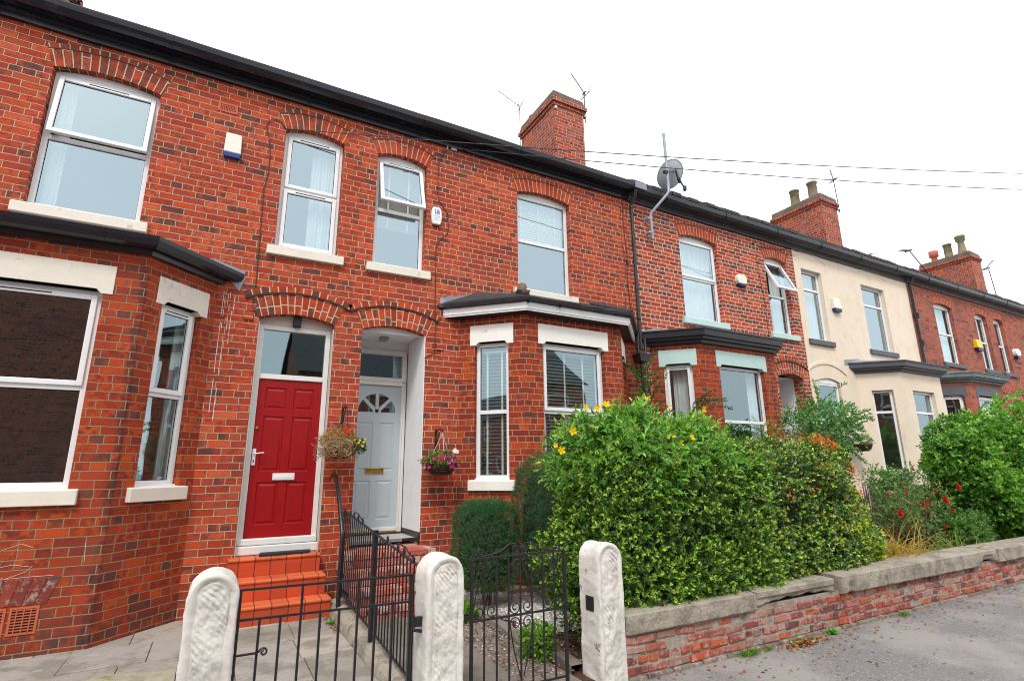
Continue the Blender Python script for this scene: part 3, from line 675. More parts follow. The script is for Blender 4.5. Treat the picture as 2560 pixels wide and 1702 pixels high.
def bay(h, x0, x1, dep, mat, wm, fwin, cwin, ztop=3.95, zb=1.47, zt=2.46, zh=3.44, lint=True, fopt={}, copt={}, cropt=None, z0=-.1, render=False):
    L = dep*math.sqrt(2)
    FL, FC, FR_ = Fr(x0, 0, -45), Fr(x0+dep, -dep, 0), Fr(x1-dep, -dep, 45); fw = x1-x0-2*dep
    mb = MB()
    wall(mb, FL, 0, L, z0, ztop, [dict(s0=cwin[0], s1=cwin[1], z0=zb, zs=zh+.045*lint, d=.10)], u0=.1)
    wall(mb, FC, 0, fw, z0, ztop, [dict(s0=fwin[0], s1=fwin[1], z0=zb, zs=zh+.045*lint, d=.10)], u0=.1+L)
    wall(mb, FR_, 0, L, z0, ztop, [dict(s0=L-cwin[1], s1=L-cwin[0], z0=zb, zs=zh+.045*lint, d=.10)], u0=.1+L+fw)
    b = mb.build('bay_wall', mat, h)
    for F, (a, c), o in ((FL, cwin, copt), (FC, fwin, fopt), (FR_, (L-cwin[1], L-cwin[0]), cropt if cropt is not None else copt)):
        window(h, F, a+.003, c-.003, zb+.012, zh+.04*lint-.003, zt=zt, d=.085, **{k: v for k, v in o.items()})
        sill(h, F, a-.075, c+.085, zb+.01, h=.15 if not render else .11, mat=wm, d=.07, proud=.055)
        if lint: lintel(h, F, a-.075, c+.08, zh, zh+.31, mat=wm)
    return b
def soffit(h, x0, x1, dep, off, z, mat):
    mb = MB(); o = bay_outline(x0, x1, dep, off); mb.add([(*p, z) for p in o], [(0, 1, 2, 3)]); return mb

D6 = [(.12, .44, .80, .945), (.56, .88, .80, .945), (.12, .44, .40, .755), (.56, .88, .40, .755), (.12, .44, .075, .335), (.56, .88, .075, .335)]

# ---------------------------------------------------------------- house A (left, red door)
hA = house(-3.75, 1.45, 'brick_a', 'red brick terraced house at the left with the red front door and cream stone sills', [
    (-2.21, -1.13, dict(opened=6, sash_top=True, glass='glass_up', curtain=[(.06, .2)])),
    (.37, 1.18, dict(sash_low=True, glass='glass_up', curtain=[(.5, .93)]))],
    (.28, 1.22, .16), (-3.45, -.22), worn=False)
ba = bay(hA, -3.45, -.22, .66, 'bay_a', 'cream_stone', (.31, 1.56), (.19, .71), z0=-.05,
         fopt=dict(sash_top=True, curtain=[(0, .1)]), copt=dict(sash_top=True, curtain=[(.0, .45), (.8, 1.)]))
def black_gutter_bay(h, x0, x1, dep, z, mat='black_gutter', off=.20):
    mb = MB(); pr = [(.02, z-.10), (.05, z-.10), (.06, z-.045), (.10, z-.04), (.13, z-.05), (.185, z-.03), (.20, z+.03), (.205, z+.075), (.17, z+.075), (.16, z+.04), (.0, z+.04)]
    mb.loft([[(*p, zz) for p in bay_outline(x0, x1, dep, o_)] for o_, zz in pr], smooth=False)
    g = mb.build('bay_gutter', mat, h)
    for x in (x0+dep+.35, x1-dep-.42):
        j = MB(); pts = [(x, -(dep+o_)-.004, zz) for o_, zz in pr[3:9]]; j.loft([[(p[0]+q, p[1], p[2]-.003) for p in pts] for q in (-.03, .03)], smooth=False); j.build('gutter_joint', mat, h)
    r = MB(); lo, hi = bay_outline(x0, x1, dep, .12), bay_outline(x0+.05, x1-.05, dep, -.25)
    layer(r, lo, z+.06, hi, z+.14); r.add([(*p, z+.14) for p in hi], [(0, 1, 2, 3)])
    r.build('bay_roof', 'lead', h); return g
black_gutter_bay(hA, -3.45, -.22, .66, 4.02)
m_ = MB(); m_.quad((-.3, -.006, 4.10), (.07, -.006, 4.02), (.06, -.006, 4.14), (-.3, -.006, 4.24)); m_.quad((-.3, -.009, 4.2), (.02, -.009, 3.86), (.06, -.009, 4.02), (-.3, -.009, 4.26)); m_.build('roof_flashing', 'lead', hA)
# lime streaks under the gutter end
for k in range(6):
    m_ = MB()
    x = -.15+.026*k+random.uniform(-.006, .006); zt_ = 3.86-random.random()*.1; L_ = random.choice([.3, .5, .6, .4, 1.6])
    n_ = int(L_/.08); xx = x
    for i in range(n_):
        if random.random() < .25: continue
        w_ = .0018+.002*random.random(); z_ = zt_-L_*i/n_; m_.quad((xx-w_, -.0035, z_-.08), (xx+w_, -.0035, z_-.08), (xx+w_, -.0035, z_), (xx-w_, -.0035, z_)); xx += random.uniform(-.002, .002)
    if m_.v: m_.build('lime_streak', 'chalk', hA, kind='stuff')
# air bricks + soldier course on the bay plinth
FA = Fr(-2.79, -.66, 0)
for x in (-1.275, -1.505, -1.735):
    m_ = MB(); x_ = x-.205; ring(m_, F0, x_, x, .235, .465, .018, -.668, -.655); 
    for i in range(1, 4): m_.box(x_+.05*i-.004, x_+.05*i+.004, -.667, -.655, .25, .45)
    for i in range(1, 9): m_.box(x_+.012, x-.012, -.6655, -.655, .25+.0235*i-.005, .25+.0235*i+.004)
    v_ = m_.build('air_brick', 'terra', hA); m_ = MB(); m_.quad((x_+.01, -.661, .245), (x-.01, -.661, .245), (x-.01, -.661, .455), (x_+.01, -.661, .455)); m_.build('vent_hole', 'hole', v_)
m_ = MB()
for i in range(9):
    x = -1.235-.088*i; sk = .012*(4-i); m_.hexa([(x-.08, -.6655, .475), (x, -.6655, .475), (x, -.65, .475), (x-.08, -.65, .475), (x-.08+sk+.03, -.6655, .70), (x+sk+.03, -.6655, .70), (x+sk+.03, -.65, .70), (x-.08+sk+.03, -.65, .70)], tint=random.choice([(.22, .05, .04), (.16, .045, .04), (.3, .06, .04)]))
m_.build('soldier_course', 'oldbrick', hA, bevel=.004)
m_ = MB()
for pts in ([(-1.95, .98), (-1.75, 1.02), (-1.62, .96), (-1.50, 1.0), (-1.40, .955)], [(-1.95, .86), (-1.7, .80), (-1.52, .83), (-1.40, .80)], [(-1.9, .75), (-1.62, .70), (-1.35, .715), (-1.22, .705)],
            [(-1.38, .80), (-1.42, .76), (-1.55, .72)], [(-1.70, 1.1), (-1.62, .9), (-1.74, .78), (-1.60, .86), (-1.66, .7)], [(-1.75, .95), (-1.6, .78), (-1.72, .66), (-1.58, .72)], [(-1.02, .98), (-1.015, .80)]):
    m_.tube([(a+random.uniform(-.01, .01), -.6625, b+random.uniform(-.008, .008)) for a, b in pts], .0016, 4)
m_.build('paint_scribble', 'chalk', hA)
m_ = MB(); m_.quad((-.49, -.004, 6.35), (-.255, -.004, 6.35), (-.255, -.004, 6.49), (-.49, -.004, 6.49)); vt = m_.build('vent_hole', 'hole', hA)
m_ = MB(); ring(m_, F0, -.49, -.255, 6.35, 6.49, .022, -.010, .0)
for i in range(10): x = -.468+.0196*i; m_.box(x, x+.007, -.008, 0, 6.37, 6.47)
for i in range(5): z = 6.37+.0235*i; m_.box(-.47, -.275, -.0085, 0, z, z+.008)
m_.build('air_brick', 'terra', hA)
# red door set
m_ = MB(); F = F0
ring(m_, F, .30, 1.20, .76, 3.50, .062, .13, .22); m_.fbox(F, .36, 1.14, .128, .21, 2.785, 2.85); m_.build('door_frame', 'white_wood', hA, bevel=.005)
m_ = MB(); m_.fbox(F, .22, 1.225, .136, .2, 3.503, 3.66); m_.fbox(F, 1.205, 1.218, .012, .15, .66, 3.50); m_.fbox(F, .283, .296, .012, .15, .66, 3.50); m_.build('door_lining', 'cream_wood', hA)
m_ = MB(); m_.fbox(F, .30, 1.20, .085, .16, .765, .84); m_.fbox(F, .285, 1.215, .06, .16, .66, .76); m_.build('door_cill', 'white_wood', hA, bevel=.012)
m_ = MB(); m_.quad(F(.362, .17, 2.85), F(1.138, .17, 2.85), F(1.138, .17, 3.44), F(.362, .17, 3.44)); m_.build('fanlight', 'glass', hA)
dA = panel_door(hA, F, .362, 1.138, .15, .842, 2.785, 'red_door', D6)
m_ = MB(); m_.fbox(F, .625, .885, .128, .152, 1.515, 1.60); m_.build('letterbox', 'steel_w', dA, bevel=.006)
m_ = MB(); m_.fbox(F, .645, .865, .124, .130, 1.535, 1.58); m_.build('letterbox_flap', 'plastic_w', dA, bevel=.004)
m_ = MB(); m_.fbox(F, .372, .412, .138, .152, 1.70, 1.90); m_.tube([F(.392, .14, 1.84), F(.392, .095, 1.84), F(.41, .088, 1.842), F(.50, .088, 1.85)], .008, 8); m_.build('door_handle', 'steel_w', dA, bevel=.003)
m_ = MB(); m_.tube([F(.392, .151, 2.16), F(.392, .125, 2.16)], .016, 12); m_.build('door_lock', 'brass', dA)
m_ = MB(); m_.fbox(F, .386, .398, .136, .14, 1.735, 1.765); m_.build('keyhole', 'hole', dA)
m_ = MB(); m_.fbox(F, 1.165, 1.18, .118, .13, 1.98, 2.08); m_.build('doorbell', 'cream_wood', hA)
m_ = MB(); m_.fbox(F, .70, .80, .05, .13, 3.50, 3.63); m_.build('porch_light', 'mat', hA, bevel=.01)
def door_arch(h, cx, wd, side=0):
    a = MB(); arch(a, F0, cx, wd, 3.56, .085, .27, .004, .01, v0=cx); a.build('door_arch', 'arch_door', h)
    a = MB(); arch(a, F0, cx, wd, 3.56, .085, .075, .018, .075, v0=cx, r_in=.295); a.build('hood_course', 'arch_door', h)
    a = MB(); arcline(a, F0, cx, wd, 3.56, .085, .272, .016, .022, .075); a.build('drip_joint', 'cable', h)
door_arch(hA, .75, .94)
m_ = MB(); m_.box(.10, .21, -.022, .0, 3.5, 3.585); m_.box(.13, .235, -.012, .0, 3.63, 3.72); m_.build('corbel_brick', 'arch', hA, bevel=.006)
chimney(hA, -4.12, -3.2, 1.75, 3.7, 7.5, 10.45)

# ---------------------------------------------------------------- house B (middle, pale blue door)
hB = house(1.45, 6.62, 'brick_b', 'red brick terraced house with pale blue front door and white fascia over its bay', [
    (1.68, 2.47, dict(opened=17, glass='glass_up', blind=(5.25, 6.3, -35, .045, (.3, .7)))),
    (4.12, 5.22, dict(glass='glass_up', blind=(5.5, 6.28, 75, .045, (.15, .48, .8)), sash_top=False))],
    (1.60, 2.53, .12), (3.05, 6.35), worn=False)
bay(hB, 3.05, 6.35, .75, 'bay_b', 'white_stone', (.30, 1.46), (.27, .80), zb=1.47, zt=2.44,
    fopt=dict(sash_top=True, vents=False, blind=(1.5, 3.34, -16, .052, (.1, .42, .72, .93))), copt=dict(sash_top=False, blind=(1.5, 3.34, -12, .052, (.28, .72))))
# white fascia, black felted hipped roof
m_ = MB(); m_.loft([[(*p, z) for p in bay_outline(3.05, 6.35, .75, o)] for o, z in ((.01, 3.86), (.06, 3.87), (.14, 3.885))], smooth=False); m_.build('bay_soffit', 'black_timber', hB)
m_ = MB(); m_.loft([[(*p, z) for p in bay_outline(3.05, 6.35, .75, o)] for o, z in ((.14, 3.885), (.165, 3.875), (.168, 3.90), (.178, 3.905), (.18, 4.0), (.14, 4.02))], smooth=False); m_.build('fascia', 'upvc', hB)
m_ = MB(); rows = []
for o, z in ((.14, 4.015), (.20, 4.0), (.245, 4.02), (.255, 4.06), (.23, 4.085)):
    ol = bay_outline(3.05, 6.35, .75, o); pts = []
    for (a, b) in zip(ol, ol[1:]):
        for k in range(14): t = k/14; pts.append((a[0]+(b[0]-a[0])*t, a[1]+(b[1]-a[1])*t, z+.010*noise.noise(Vector((a[0]+(b[0]-a[0])*t*9, o*9, 1)))))
    pts.append((*ol[-1], z)); rows.append(pts)
m_.loft(rows, smooth=False); m_.build('bay_gutter', 'black_worn', hB)
for x in (3.95, 4.45, 5.75):
    pass
m_ = MB(); lo = bay_outline(3.05, 6.35, .75, .22); hi = [(3.35, 0), (4.02, -.30), (5.38, -.30), (6.05, 0)]
layer(m_, lo, 4.09, hi, 4.36); m_.add([(*p, 4.36) for p in hi], [(0, 1, 2, 3)])
for a, b in zip(lo[1:3], hi[1:3]): m_.tube([(a[0], a[1], 4.09), (b[0], b[1], 4.38)], .045, 8)
m_.build('bay_roof', 'slate', hB)
m_ = MB(); m_.box(3.93, 4.11, -.40, -.2, 4.36, 4.40); m_.tube([(3.88, -.46, 4.30), (4.02, -.3, 4.46), (4.1, -.12, 4.40)], [.06, .08, .05], 8); m_.build('hip_tile', 'cap', hB)
m_ = MB()
for i, (x, z) in enumerate([(2.74, 4.07), (3.02, 4.14), (3.3, 4.2), (3.62, 4.27)]): m_.quad((x, -.005-.001*i, z), (x+.34, -.005-.001*i, z+.06), (x+.34, -.005-.001*i, z+.19), (x, -.005-.001*i, z+.12))
m_.build('roof_flashing', 'lead', hB)
for x in (3.75, 4.3, 5.85):
    m_ = MB(); m_.bar((x, -.92, 4.0), (x, -1.0, 3.985), .02, .03); m_.build('gutter_bracket', 'black_timber', hB)
# recessed porch and blue door
DD = .80
m_ = MB()
m_.quad(F(1.60, .12, .1), F(1.60, DD, .1), F(1.60, DD, 3.6), F(1.60, .12, 3.6)); m_.quad(F(2.53, .12, .1), F(2.53, DD, .1), F(2.53, DD, 3.6), F(2.53, .12, 3.6))
m_.quad(F(1.60, .12, 3.6), F(2.53, .12, 3.6), F(2.53, DD+.05, 3.6), F(1.60, DD+.05, 3.6)); m_.quad(F(1.6, DD+.03, 3.44), F(2.53, DD+.03, 3.44), F(2.53, DD+.03, 3.6), F(1.6, DD+.03, 3.6)); m_.build('porch_lining', 'white_plaster', hB)
m_ = MB(); m_.fbox(F, 1.60, 2.53, .118, .125, 3.555, 3.66); m_.fbox(F, 2.517, 2.529, .012, DD, .8, 3.58); m_.build('porch_jamb', 'white_plaster', hB)
m_ = MB(); ring(m_, F, 1.62, 2.50, .74, 3.46, .075, DD-.03, DD+.08); m_.fbox(F, 1.69, 2.43, DD-.05, DD+.07, 2.90, 3.02); m_.fbox(F, 1.64, 2.48, DD-.065, DD, 2.96, 2.985); m_.fbox(F, 2.43, 2.45, DD-.045, DD, .80, 2.9); m_.build('door_frame', 'white_wood', hB, bevel=.006)
m_ = MB(); m_.quad(F(1.7, DD+.02, 3.02), F(2.43, DD+.02, 3.02), F(2.43, DD+.02, 3.39), F(1.7, DD+.02, 3.39)); m_.build('fanlight', 'glass', hB)
m_ = MB(); m_.fbox(F, 1.61, 2.52, DD-.06, DD+.05, .665, .742); m_.fbox(F, 2.508, 2.522, .0, DD, .665, .80); m_.build('door_cill', 'black_timber', hB)
m_ = MB(); m_.fbox(F, 1.69, 2.43, DD-.035, DD, .742, .765); m_.build('threshold', 'brass', hB)
pb = [(.12, .44, .40, .735), (.56, .88, .40, .735), (.12, .44, .075, .335), (.56, .88, .075, .335)]
dB = panel_door(hB, F, 1.69, 2.43, DD, .765, 2.895, 'blue_door', pb, hole=(.1, .9, .80, .975))
cz, cx, rr = 2.485, 2.06, .285
m_ = MB(); z_lo, z_hi, xl, xr = .765+.80*2.13, .765+.975*2.13, 1.69+.1*.74, 1.69+.9*.74
P = []
for k in range(33):
    t = math.pi*k/32; c_, s_ = math.cos(t), math.sin(t); sc = min((xr-cx)/abs(c_) if abs(c_) > 1e-6 else 9, (z_hi-cz)/s_ if s_ > 1e-6 else 9); P.append(((cx+rr*c_, cz+rr*s_), (cx+sc*c_, cz+sc*s_)))
for a, b in zip(P, P[1:]): m_.quad(F(a[0][0], DD, a[0][1]), F(b[0][0], DD, b[0][1]), F(b[1][0], DD, b[1][1]), F(a[1][0], DD, a[1][1])); m_.quad(F(a[0][0], DD, a[0][1]), F(b[0][0], DD, b[0][1]), F(b[0][0], DD+.02, b[0][1]), F(a[0][0], DD+.02, a[0][1]))
m_.quad(F(xl, DD, z_lo), F(xr, DD, z_lo), F(xr, DD, cz), F(xl, DD, cz))
for t in (45, 90, 135): m_.bar(F(cx, DD+.004, cz), F(cx+rr*math.cos(R(t)), DD+.004, cz+rr*math.sin(R(t))), .05, .02, up=(0, 1, 0))
m_.add([F(cx+.065*math.cos(math.pi*k/10), DD-.002, cz+.065*math.sin(math.pi*k/10)) for k in range(11)], [tuple(range(11))])
m_.build('sunburst_frame', 'blue_door', dB)
m_ = MB(); m_.add([F(cx+rr*math.cos(math.pi*k/20), DD+.012, cz+rr*math.sin(math.pi*k/20)) for k in range(21)], [tuple(range(21))]); m_.build('sunburst_glass', 'glass', dB)
m_ = MB(); ring(m_, F, 1.93, 2.20, 1.575, 1.655, .014, DD-.018, DD+.004); m_.fbox(F, 1.944, 2.186, DD-.008, DD+.002, 1.589, 1.641); m_.build('letterbox', 'brass', dB, bevel=.003)
m_ = MB(); m_.fbox(F, 1.98, 2.10, .45, .6, 3.545, 3.6); m_.build('porch_light', 'galv', hB, bevel=.01)
door_arch(hB, 2.065, .93)
m_ = MB(); m_.box(2.70, 2.81, -.022, 0, 3.36, 3.44); m_.build('corbel_brick', 'arch', hB, bevel=.006)
chimney(hB, 6.14, 7.0, 1.75, 3.3, 7.5, 10.45, [(6.35, 3.0, .22, .13, 'plain')])
m_ = MB(); m_.box(6.16, 6.2, 1.715, 1.75, 9.93, 9.99); m_.build('cable_clip', 'plastic_w', hB)
m_ = MB(); m_.tube([(6.66, -.24, 6.93), (6.66, -.20, 6.80), (6.67, -.07, 6.70), (6.67, -.07, 6.55), (6.67, -.07, 3.75)], .034, 10)
for z in (6.6, 5.85, 4.9, 4.2): m_.tube([(6.67, -.07, z), (6.67, -.07, z+.05)], .042, 10)
m_.build('downpipe', 'black_timber', hB)
m_ = MB()
m_.tube([(6.58, -.07, 4.2), (6.58, -.10, 4.0), (6.55, -.12, 3.6)], .026, 8); m_.tube([(6.75, -.09, 3.95), (6.75, -.10, 3.75), (6.70, -.12, 3.6)], .03, 8); m_.hexa([(6.53, -.2, 3.50), (6.74, -.2, 3.50), (6.74, -.02, 3.50), (6.53, -.02, 3.50), (6.50, -.22, 3.64), (6.77, -.22, 3.64), (6.77, -.01, 3.64), (6.50, -.01, 3.64)]); m_.tube([(6.64, -.10, 3.5), (6.64, -.10, .1)], .034, 10)
m_.build('hopper', 'black_timber', hB)
m_ = MB(); m_.box(6.62, 6.9, -.29, -.265, 6.95, 7.08); m_.build('gutter_patch', 'lead', hB)
m_ = MB()
m_.tube([(6.50, -.01, 6.75), (6.49, -.012, 6.2), (6.53, -.012, 5.6), (6.50, -.012, 5.1), (6.53, -.012, 4.6), (6.55, -.012, 4.2)], .006, 5); m_.tube([(6.44, -.01, 6.6), (6.42, -.012, 6.0), (6.47, -.012, 5.4), (6.42, -.012, 4.8), (6.40, -.012, 4.3)], .004, 5); m_.box(6.505, 6.545, -.03, 0, 5.42, 5.5)
m_.build('wall_cable', 'cable', hB)

# ---------------------------------------------------------------- houses C to G
def cornice_bay(h, x0, x1, dep, mat, z=3.90, top='lead', off=.20):
    mb = MB(); pr = [(.01, z-.06), (.05, z-.055), (.06, z), (.13, z+.01), (.135, z+.05), (.185, z+.06), (off, z+.16), (off+.02, z+.17), (off+.02, z+.195), (off-.01, z+.20)]
    mb.loft([[(*p, zz) for p in bay_outline(x0, x1, dep, o)] for o, zz in pr], smooth=False); g = mb.build('bay_cornice', mat, h)
    r = MB(); lo, hi = bay_outline(x0, x1, dep, off), [(x0+.1, 0), (x0+.45, -.12), (x1-.45, -.12), (x1-.1, 0)]
    layer(r, lo, z+.198, hi, z+.30); r.add([(*p, z+.30) for p in hi], [(0, 1, 2, 3)]); r.build('bay_roof', top, h); return g
def simple_door(h, s0, s1, d, mat, z0=.75, light=True, glassy=False):
    m_ = MB(); ring(m_, F0, s0+.02, s1-.02, z0, 3.53, .06, d-.03, d+.05)
    if light: m_.fbox(F0, s0+.08, s1-.08, d-.03, d+.05, 2.84, 2.92)
    m_.build('door_frame', 'upvc', h)
    if glassy:
        m_ = MB(); m_.quad(F0(s0+.08, d, z0+.06), F0(s1-.08, d, z0+.06), F0(s1-.08, d, 3.47), F0(s0+.08, d, 3.47)); m_.build('door_glass', 'glass', h); return
    panel_door(h, F0, s0+.08, s1-.08, d, z0+.06, 2.84, mat, D6)
    m_ = MB(); m_.quad(F0(s0+.08, d+.01, 2.92), F0(s1-.08, d+.01, 2.92), F0(s1-.08, d+.01, 3.47), F0(s0+.08, d+.01, 3.47)); m_.build('fanlight', 'glass', h)

hC = house(6.62, 11.82, 'brick_c', 'patchy red brick terraced house with pale teal sills and lintels behind the big hedge', [
    (7.98, 9.12, dict(glass='glass_up', sillmat='teal_stone', sash_top=True, vents=False, curtain=[(.02, .98)])),
    (10.70, 11.50, dict(glass='glass_up', sillmat='teal_stone', opened=24, vents=False, curtain=[(.55, .98)]))],
    (10.66, 11.56, .24), (6.95, 10.3))
bay(hC, 6.95, 10.3, .64, 'bay_a', 'teal_stone', (.45, 1.72), (.22, .74), zt=2.44, fopt=dict(sash_top=False, curtain=[(.8, .98)]), copt=dict(curtain=[(.3, .98)]))
cornice_bay(hC, 6.95, 10.3, .64, 'black_timber'); door_arch(hC, 11.11, .90)
m_ = MB(); [m_.quad((x, .24, .1), (x, .9, .1), (x, .9, 3.66), (x, .24, 3.66)) for x in (10.665, 11.555)]; m_.quad((10.66, .24, 3.6), (11.56, .24, 3.6), (11.56, .9, 3.6), (10.66, .9, 3.6)); m_.build('porch_lining', 'white_plaster', hC); simple_door(hC, 10.68, 11.54, .86, 'white_wood')
m_ = MB(); m_.tube([(11.72, -.012, 6.78), (11.3, -.012, 6.66), (11.0, -.012, 6.62), (10.55, -.012, 6.60), (10.43, -.012, 6.40), (10.45, -.012, 5.9), (10.52, -.012, 5.2), (10.5, -.012, 4.2)], .005, 5); m_.tube([(10.36, -.014, 6.60), (10.36, -.03, 6.66)], .02, 6); m_.build('wall_cable', 'cable', hC)

hD = house(11.82, 17.07, 'render', 'cream rendered terraced house with dark grey sills', [
    (12.07, 12.88, dict(glass='glass_up', rise=0, sillmat='grey_stone', zt=5.86, curtain=[(.5, .98)], vents=False, sash_top=False)),
    (14.63, 15.76, dict(glass='glass_up', rise=0, sillmat='grey_stone', zt=5.82, vents=False, sash_top=False))],
    (12.07, 12.98, .12), (13.73, 16.98), archmat='render')
bay(hD, 13.73, 16.98, .66, 'render', 'grey_stone', (.45, 1.50), (.27, .73), zb=1.45, zt=2.88, zh=3.41, lint=False, fopt=dict(vents=False, sash_top=False), copt=dict(vents=False, sash_top=False))
cornice_bay(hD, 13.73, 16.98, .66, 'grey_stone', top='lead')
simple_door(hD, 12.09, 12.96, .08, 'upvc', z0=1.40, glassy=True, light=False)
m_ = MB(); m_.box(12.07, 12.98, .03, .5, -.1, 1.38); m_.prism(F0, [(12.09, 3.52), (12.96, 3.52)]+[(12.96-.87*k/10, arc_z(12.96-.87*k/10, 12.525, .87, 3.55, .085)) for k in range(11)], .04, .14); m_.build('door_lining', 'upvc', hD)
m_ = MB(); arcline(m_, F0, 12.53, .98, 3.60, .11, .27, .06, .02, .14); m_.build('hood_mould', 'render', hD)
m_ = MB(); m_.box(11.80, 11.84, -.012, 0, -.1, 6.8); m_.build('render_edge', 'render', hD)
m_ = MB(); m_.quad((13.3, -.006, 4.02), (13.95, -.006, 4.10), (13.95, -.006, 4.24), (13.3, -.006, 4.16)); m_.build('roof_flashing', 'lead', hD)
m_ = MB(); m_.box(12.66, 12.9, -.02, 0, 1.77, 1.91); m_.build('wall_plaque', 'plaque', hD, bevel=.004)
chimney(hD, 16.62, 17.50, 1.75, 3.5, 7.5, 10.46, [(17.06, 2.2, .78, .15, 'plain'), (17.06, 2.85, .78, .15, 'plain')])
m_ = MB(); m_.tube([(17.12, -.2, 6.93), (17.12, -.07, 6.72), (17.12, -.07, 4.25)], .036, 10); m_.tube([(17.12, -.09, 5.1), (17.13, -.13, 4.98), (17.12, -.07, 4.85)], .035, 8); m_.box(17.1, 17.2, -.16, -.02, 5.7, 5.85); m_.build('downpipe', 'black_timber', hD)

hE = house(17.07, 22.30, 'brick_e', 'brown brick terraced house with a green grey bay roof and yellow alarm box', [
    (18.46, 19.60, dict(glass='glass', sillmat='grey_stone', vents=False, sash_top=False, curtain=[(.02, .98)])),
    (21.10, 21.93, dict(glass='glass', sillmat='grey_stone', vents=False, sash_top=False, curtain=[(.02, .98)]))],
    (21.06, 21.96, .4), (17.3, 20.6), archmat='arch')
bay(hE, 17.3, 20.6, .66, 'brick_e', 'grey_stone', (.35, 1.6), (.22, .75), fopt=dict(vents=False, curtain=[(.02, .98)]), copt=dict(vents=False))
cornice_bay(hE, 17.3, 20.6, .66, 'green_stone', top='green_stone'); door_arch(hE, 21.51, .90); simple_door(hE, 21.06, 21.96, .35, 'blue_door')
hF = house(22.30, 27.50, 'brick_e', 'farthest brown brick terraced house in view, past the yellow alarm box', [
    (22.44, 23.16, dict(glass='glass', sillmat='grey_stone', vents=False, sash_top=False, curtain=[(.02, .98)])),
    (24.95, 26.05, dict(glass='glass', sillmat='grey_stone', vents=False, sash_top=False))],
    (22.5, 23.4, .4), (24.0, 27.3), archmat='arch')
bay(hF, 24.0, 27.3, .66, 'brick_e', 'grey_stone', (.35, 1.6), (.22, .75)); cornice_bay(hF, 24.0, 27.3, .66, 'black_timber'); door_arch(hF, 22.95, .90); simple_door(hF, 22.5, 23.4, .35, 'red_door')
chimney(hF, 27.05, 27.93, 1.75, 3.6, 7.5, 10.46, [(27.45, 2.1, .95, .15, 'crown'), (27.45, 2.6, .75, .15, 'plain'), (27.45, 3.15, .62, .15, 'terra')])
hG = thing('terraced_house', (32.7, 0, 0), 'distant roof and small chimneys at the far right end of the terrace', 'house', 'terraced houses along the street')
m_ = MB(); wall(m_, F0, 27.5, 38, -.1, 6.86, []); m_.build('wall', 'brick_e', hG); roof(hG, 27.5, 38, True); cornice(hG, 27.5, 38, True)
chimney(hG, 34.7, 35.3, 4.0, 5.2, 8.0, 10.2, [(34.95, 4.2, .55, .16, 'terra')]); chimney(hG, 37.0, 37.7, 4.0, 5.2, 8.0, 10.2, [(37.3, 4.4, .3, .14, 'terra')])

# ---------------------------------------------------------------- houses over the road (behind the camera, seen mirrored in the glass)
def opposite(x0, x1, label, ev=5.9, wins=True):
    h = thing('brick_house', ((x0+x1)/2, -18, 0), label, 'house'); m_ = MB()
    G = Fr(x1, -16.5, 180); L = x1-x0; ops = []
    for k in range(int(L/4.2) if wins else 0):
        s = .9+4.2*k; ops += [dict(s0=s, s1=s+1.3, z0=1.2, zs=2.9, rise=0, d=.1), dict(s0=s+2.3, s1=s+3.2, z0=.2, zs=2.6, rise=0, d=.1), dict(s0=s, s1=s+1.2, z0=4., zs=5.3, rise=0, d=.1)]
    if not wins: ops.append(dict(s0=6.3, s1=7.5, z0=1.5, zs=3.4, rise=0, d=.1))
    wall(m_, G, 0, L, 0, ev, ops); m_.box(x0, x1, -24, -16.7, 0, ev-.02); m_.build('wall', 'opp', h)
    for o in ops:
        f = MB(); ring(f, G, o['s0'], o['s1'], o['z0'], o['zs'], .08, .03, .12); f.fbox(G, o['s0'], o['s1'], .03, .12, (o['z0']+o['zs'])/2-.04, (o['z0']+o['zs'])/2+.04); f.build('window', 'upvc', h)
    r = MB(); r.quad((x0-.2, -16.2, ev-.1), (x1+.2, -16.2, ev-.1), (x1+.2, -20.3, ev+2.8), (x0-.2, -20.3, ev+2.8)); r.quad((x0-.2, -24.4, ev-.1), (x1+.2, -24.4, ev-.1), (x1+.2, -20.3, ev+2.8), (x0-.2, -20.3, ev+2.8)); r.build('roof', 'slate', h)
    g = MB(); [g.add([(x, -24, ev-.05), (x, -16.6, ev-.05), (x, -20.3, ev+2.7)], [(0, 1, 2)]) for x in (x0, x1)]; g.build('gable', 'opp', h)
opposite(-11, -.9, 'brick gable over the road, mirrored dark in the large left bay window', 8.2, False)
opposite(-46, -11.6, 'long low terrace over the road, mirrored in the narrow slatted bay window')
opposite(2.7, 16.5, 'slate roofed house over the road, its edge mirrored in the fanlight above the red door')

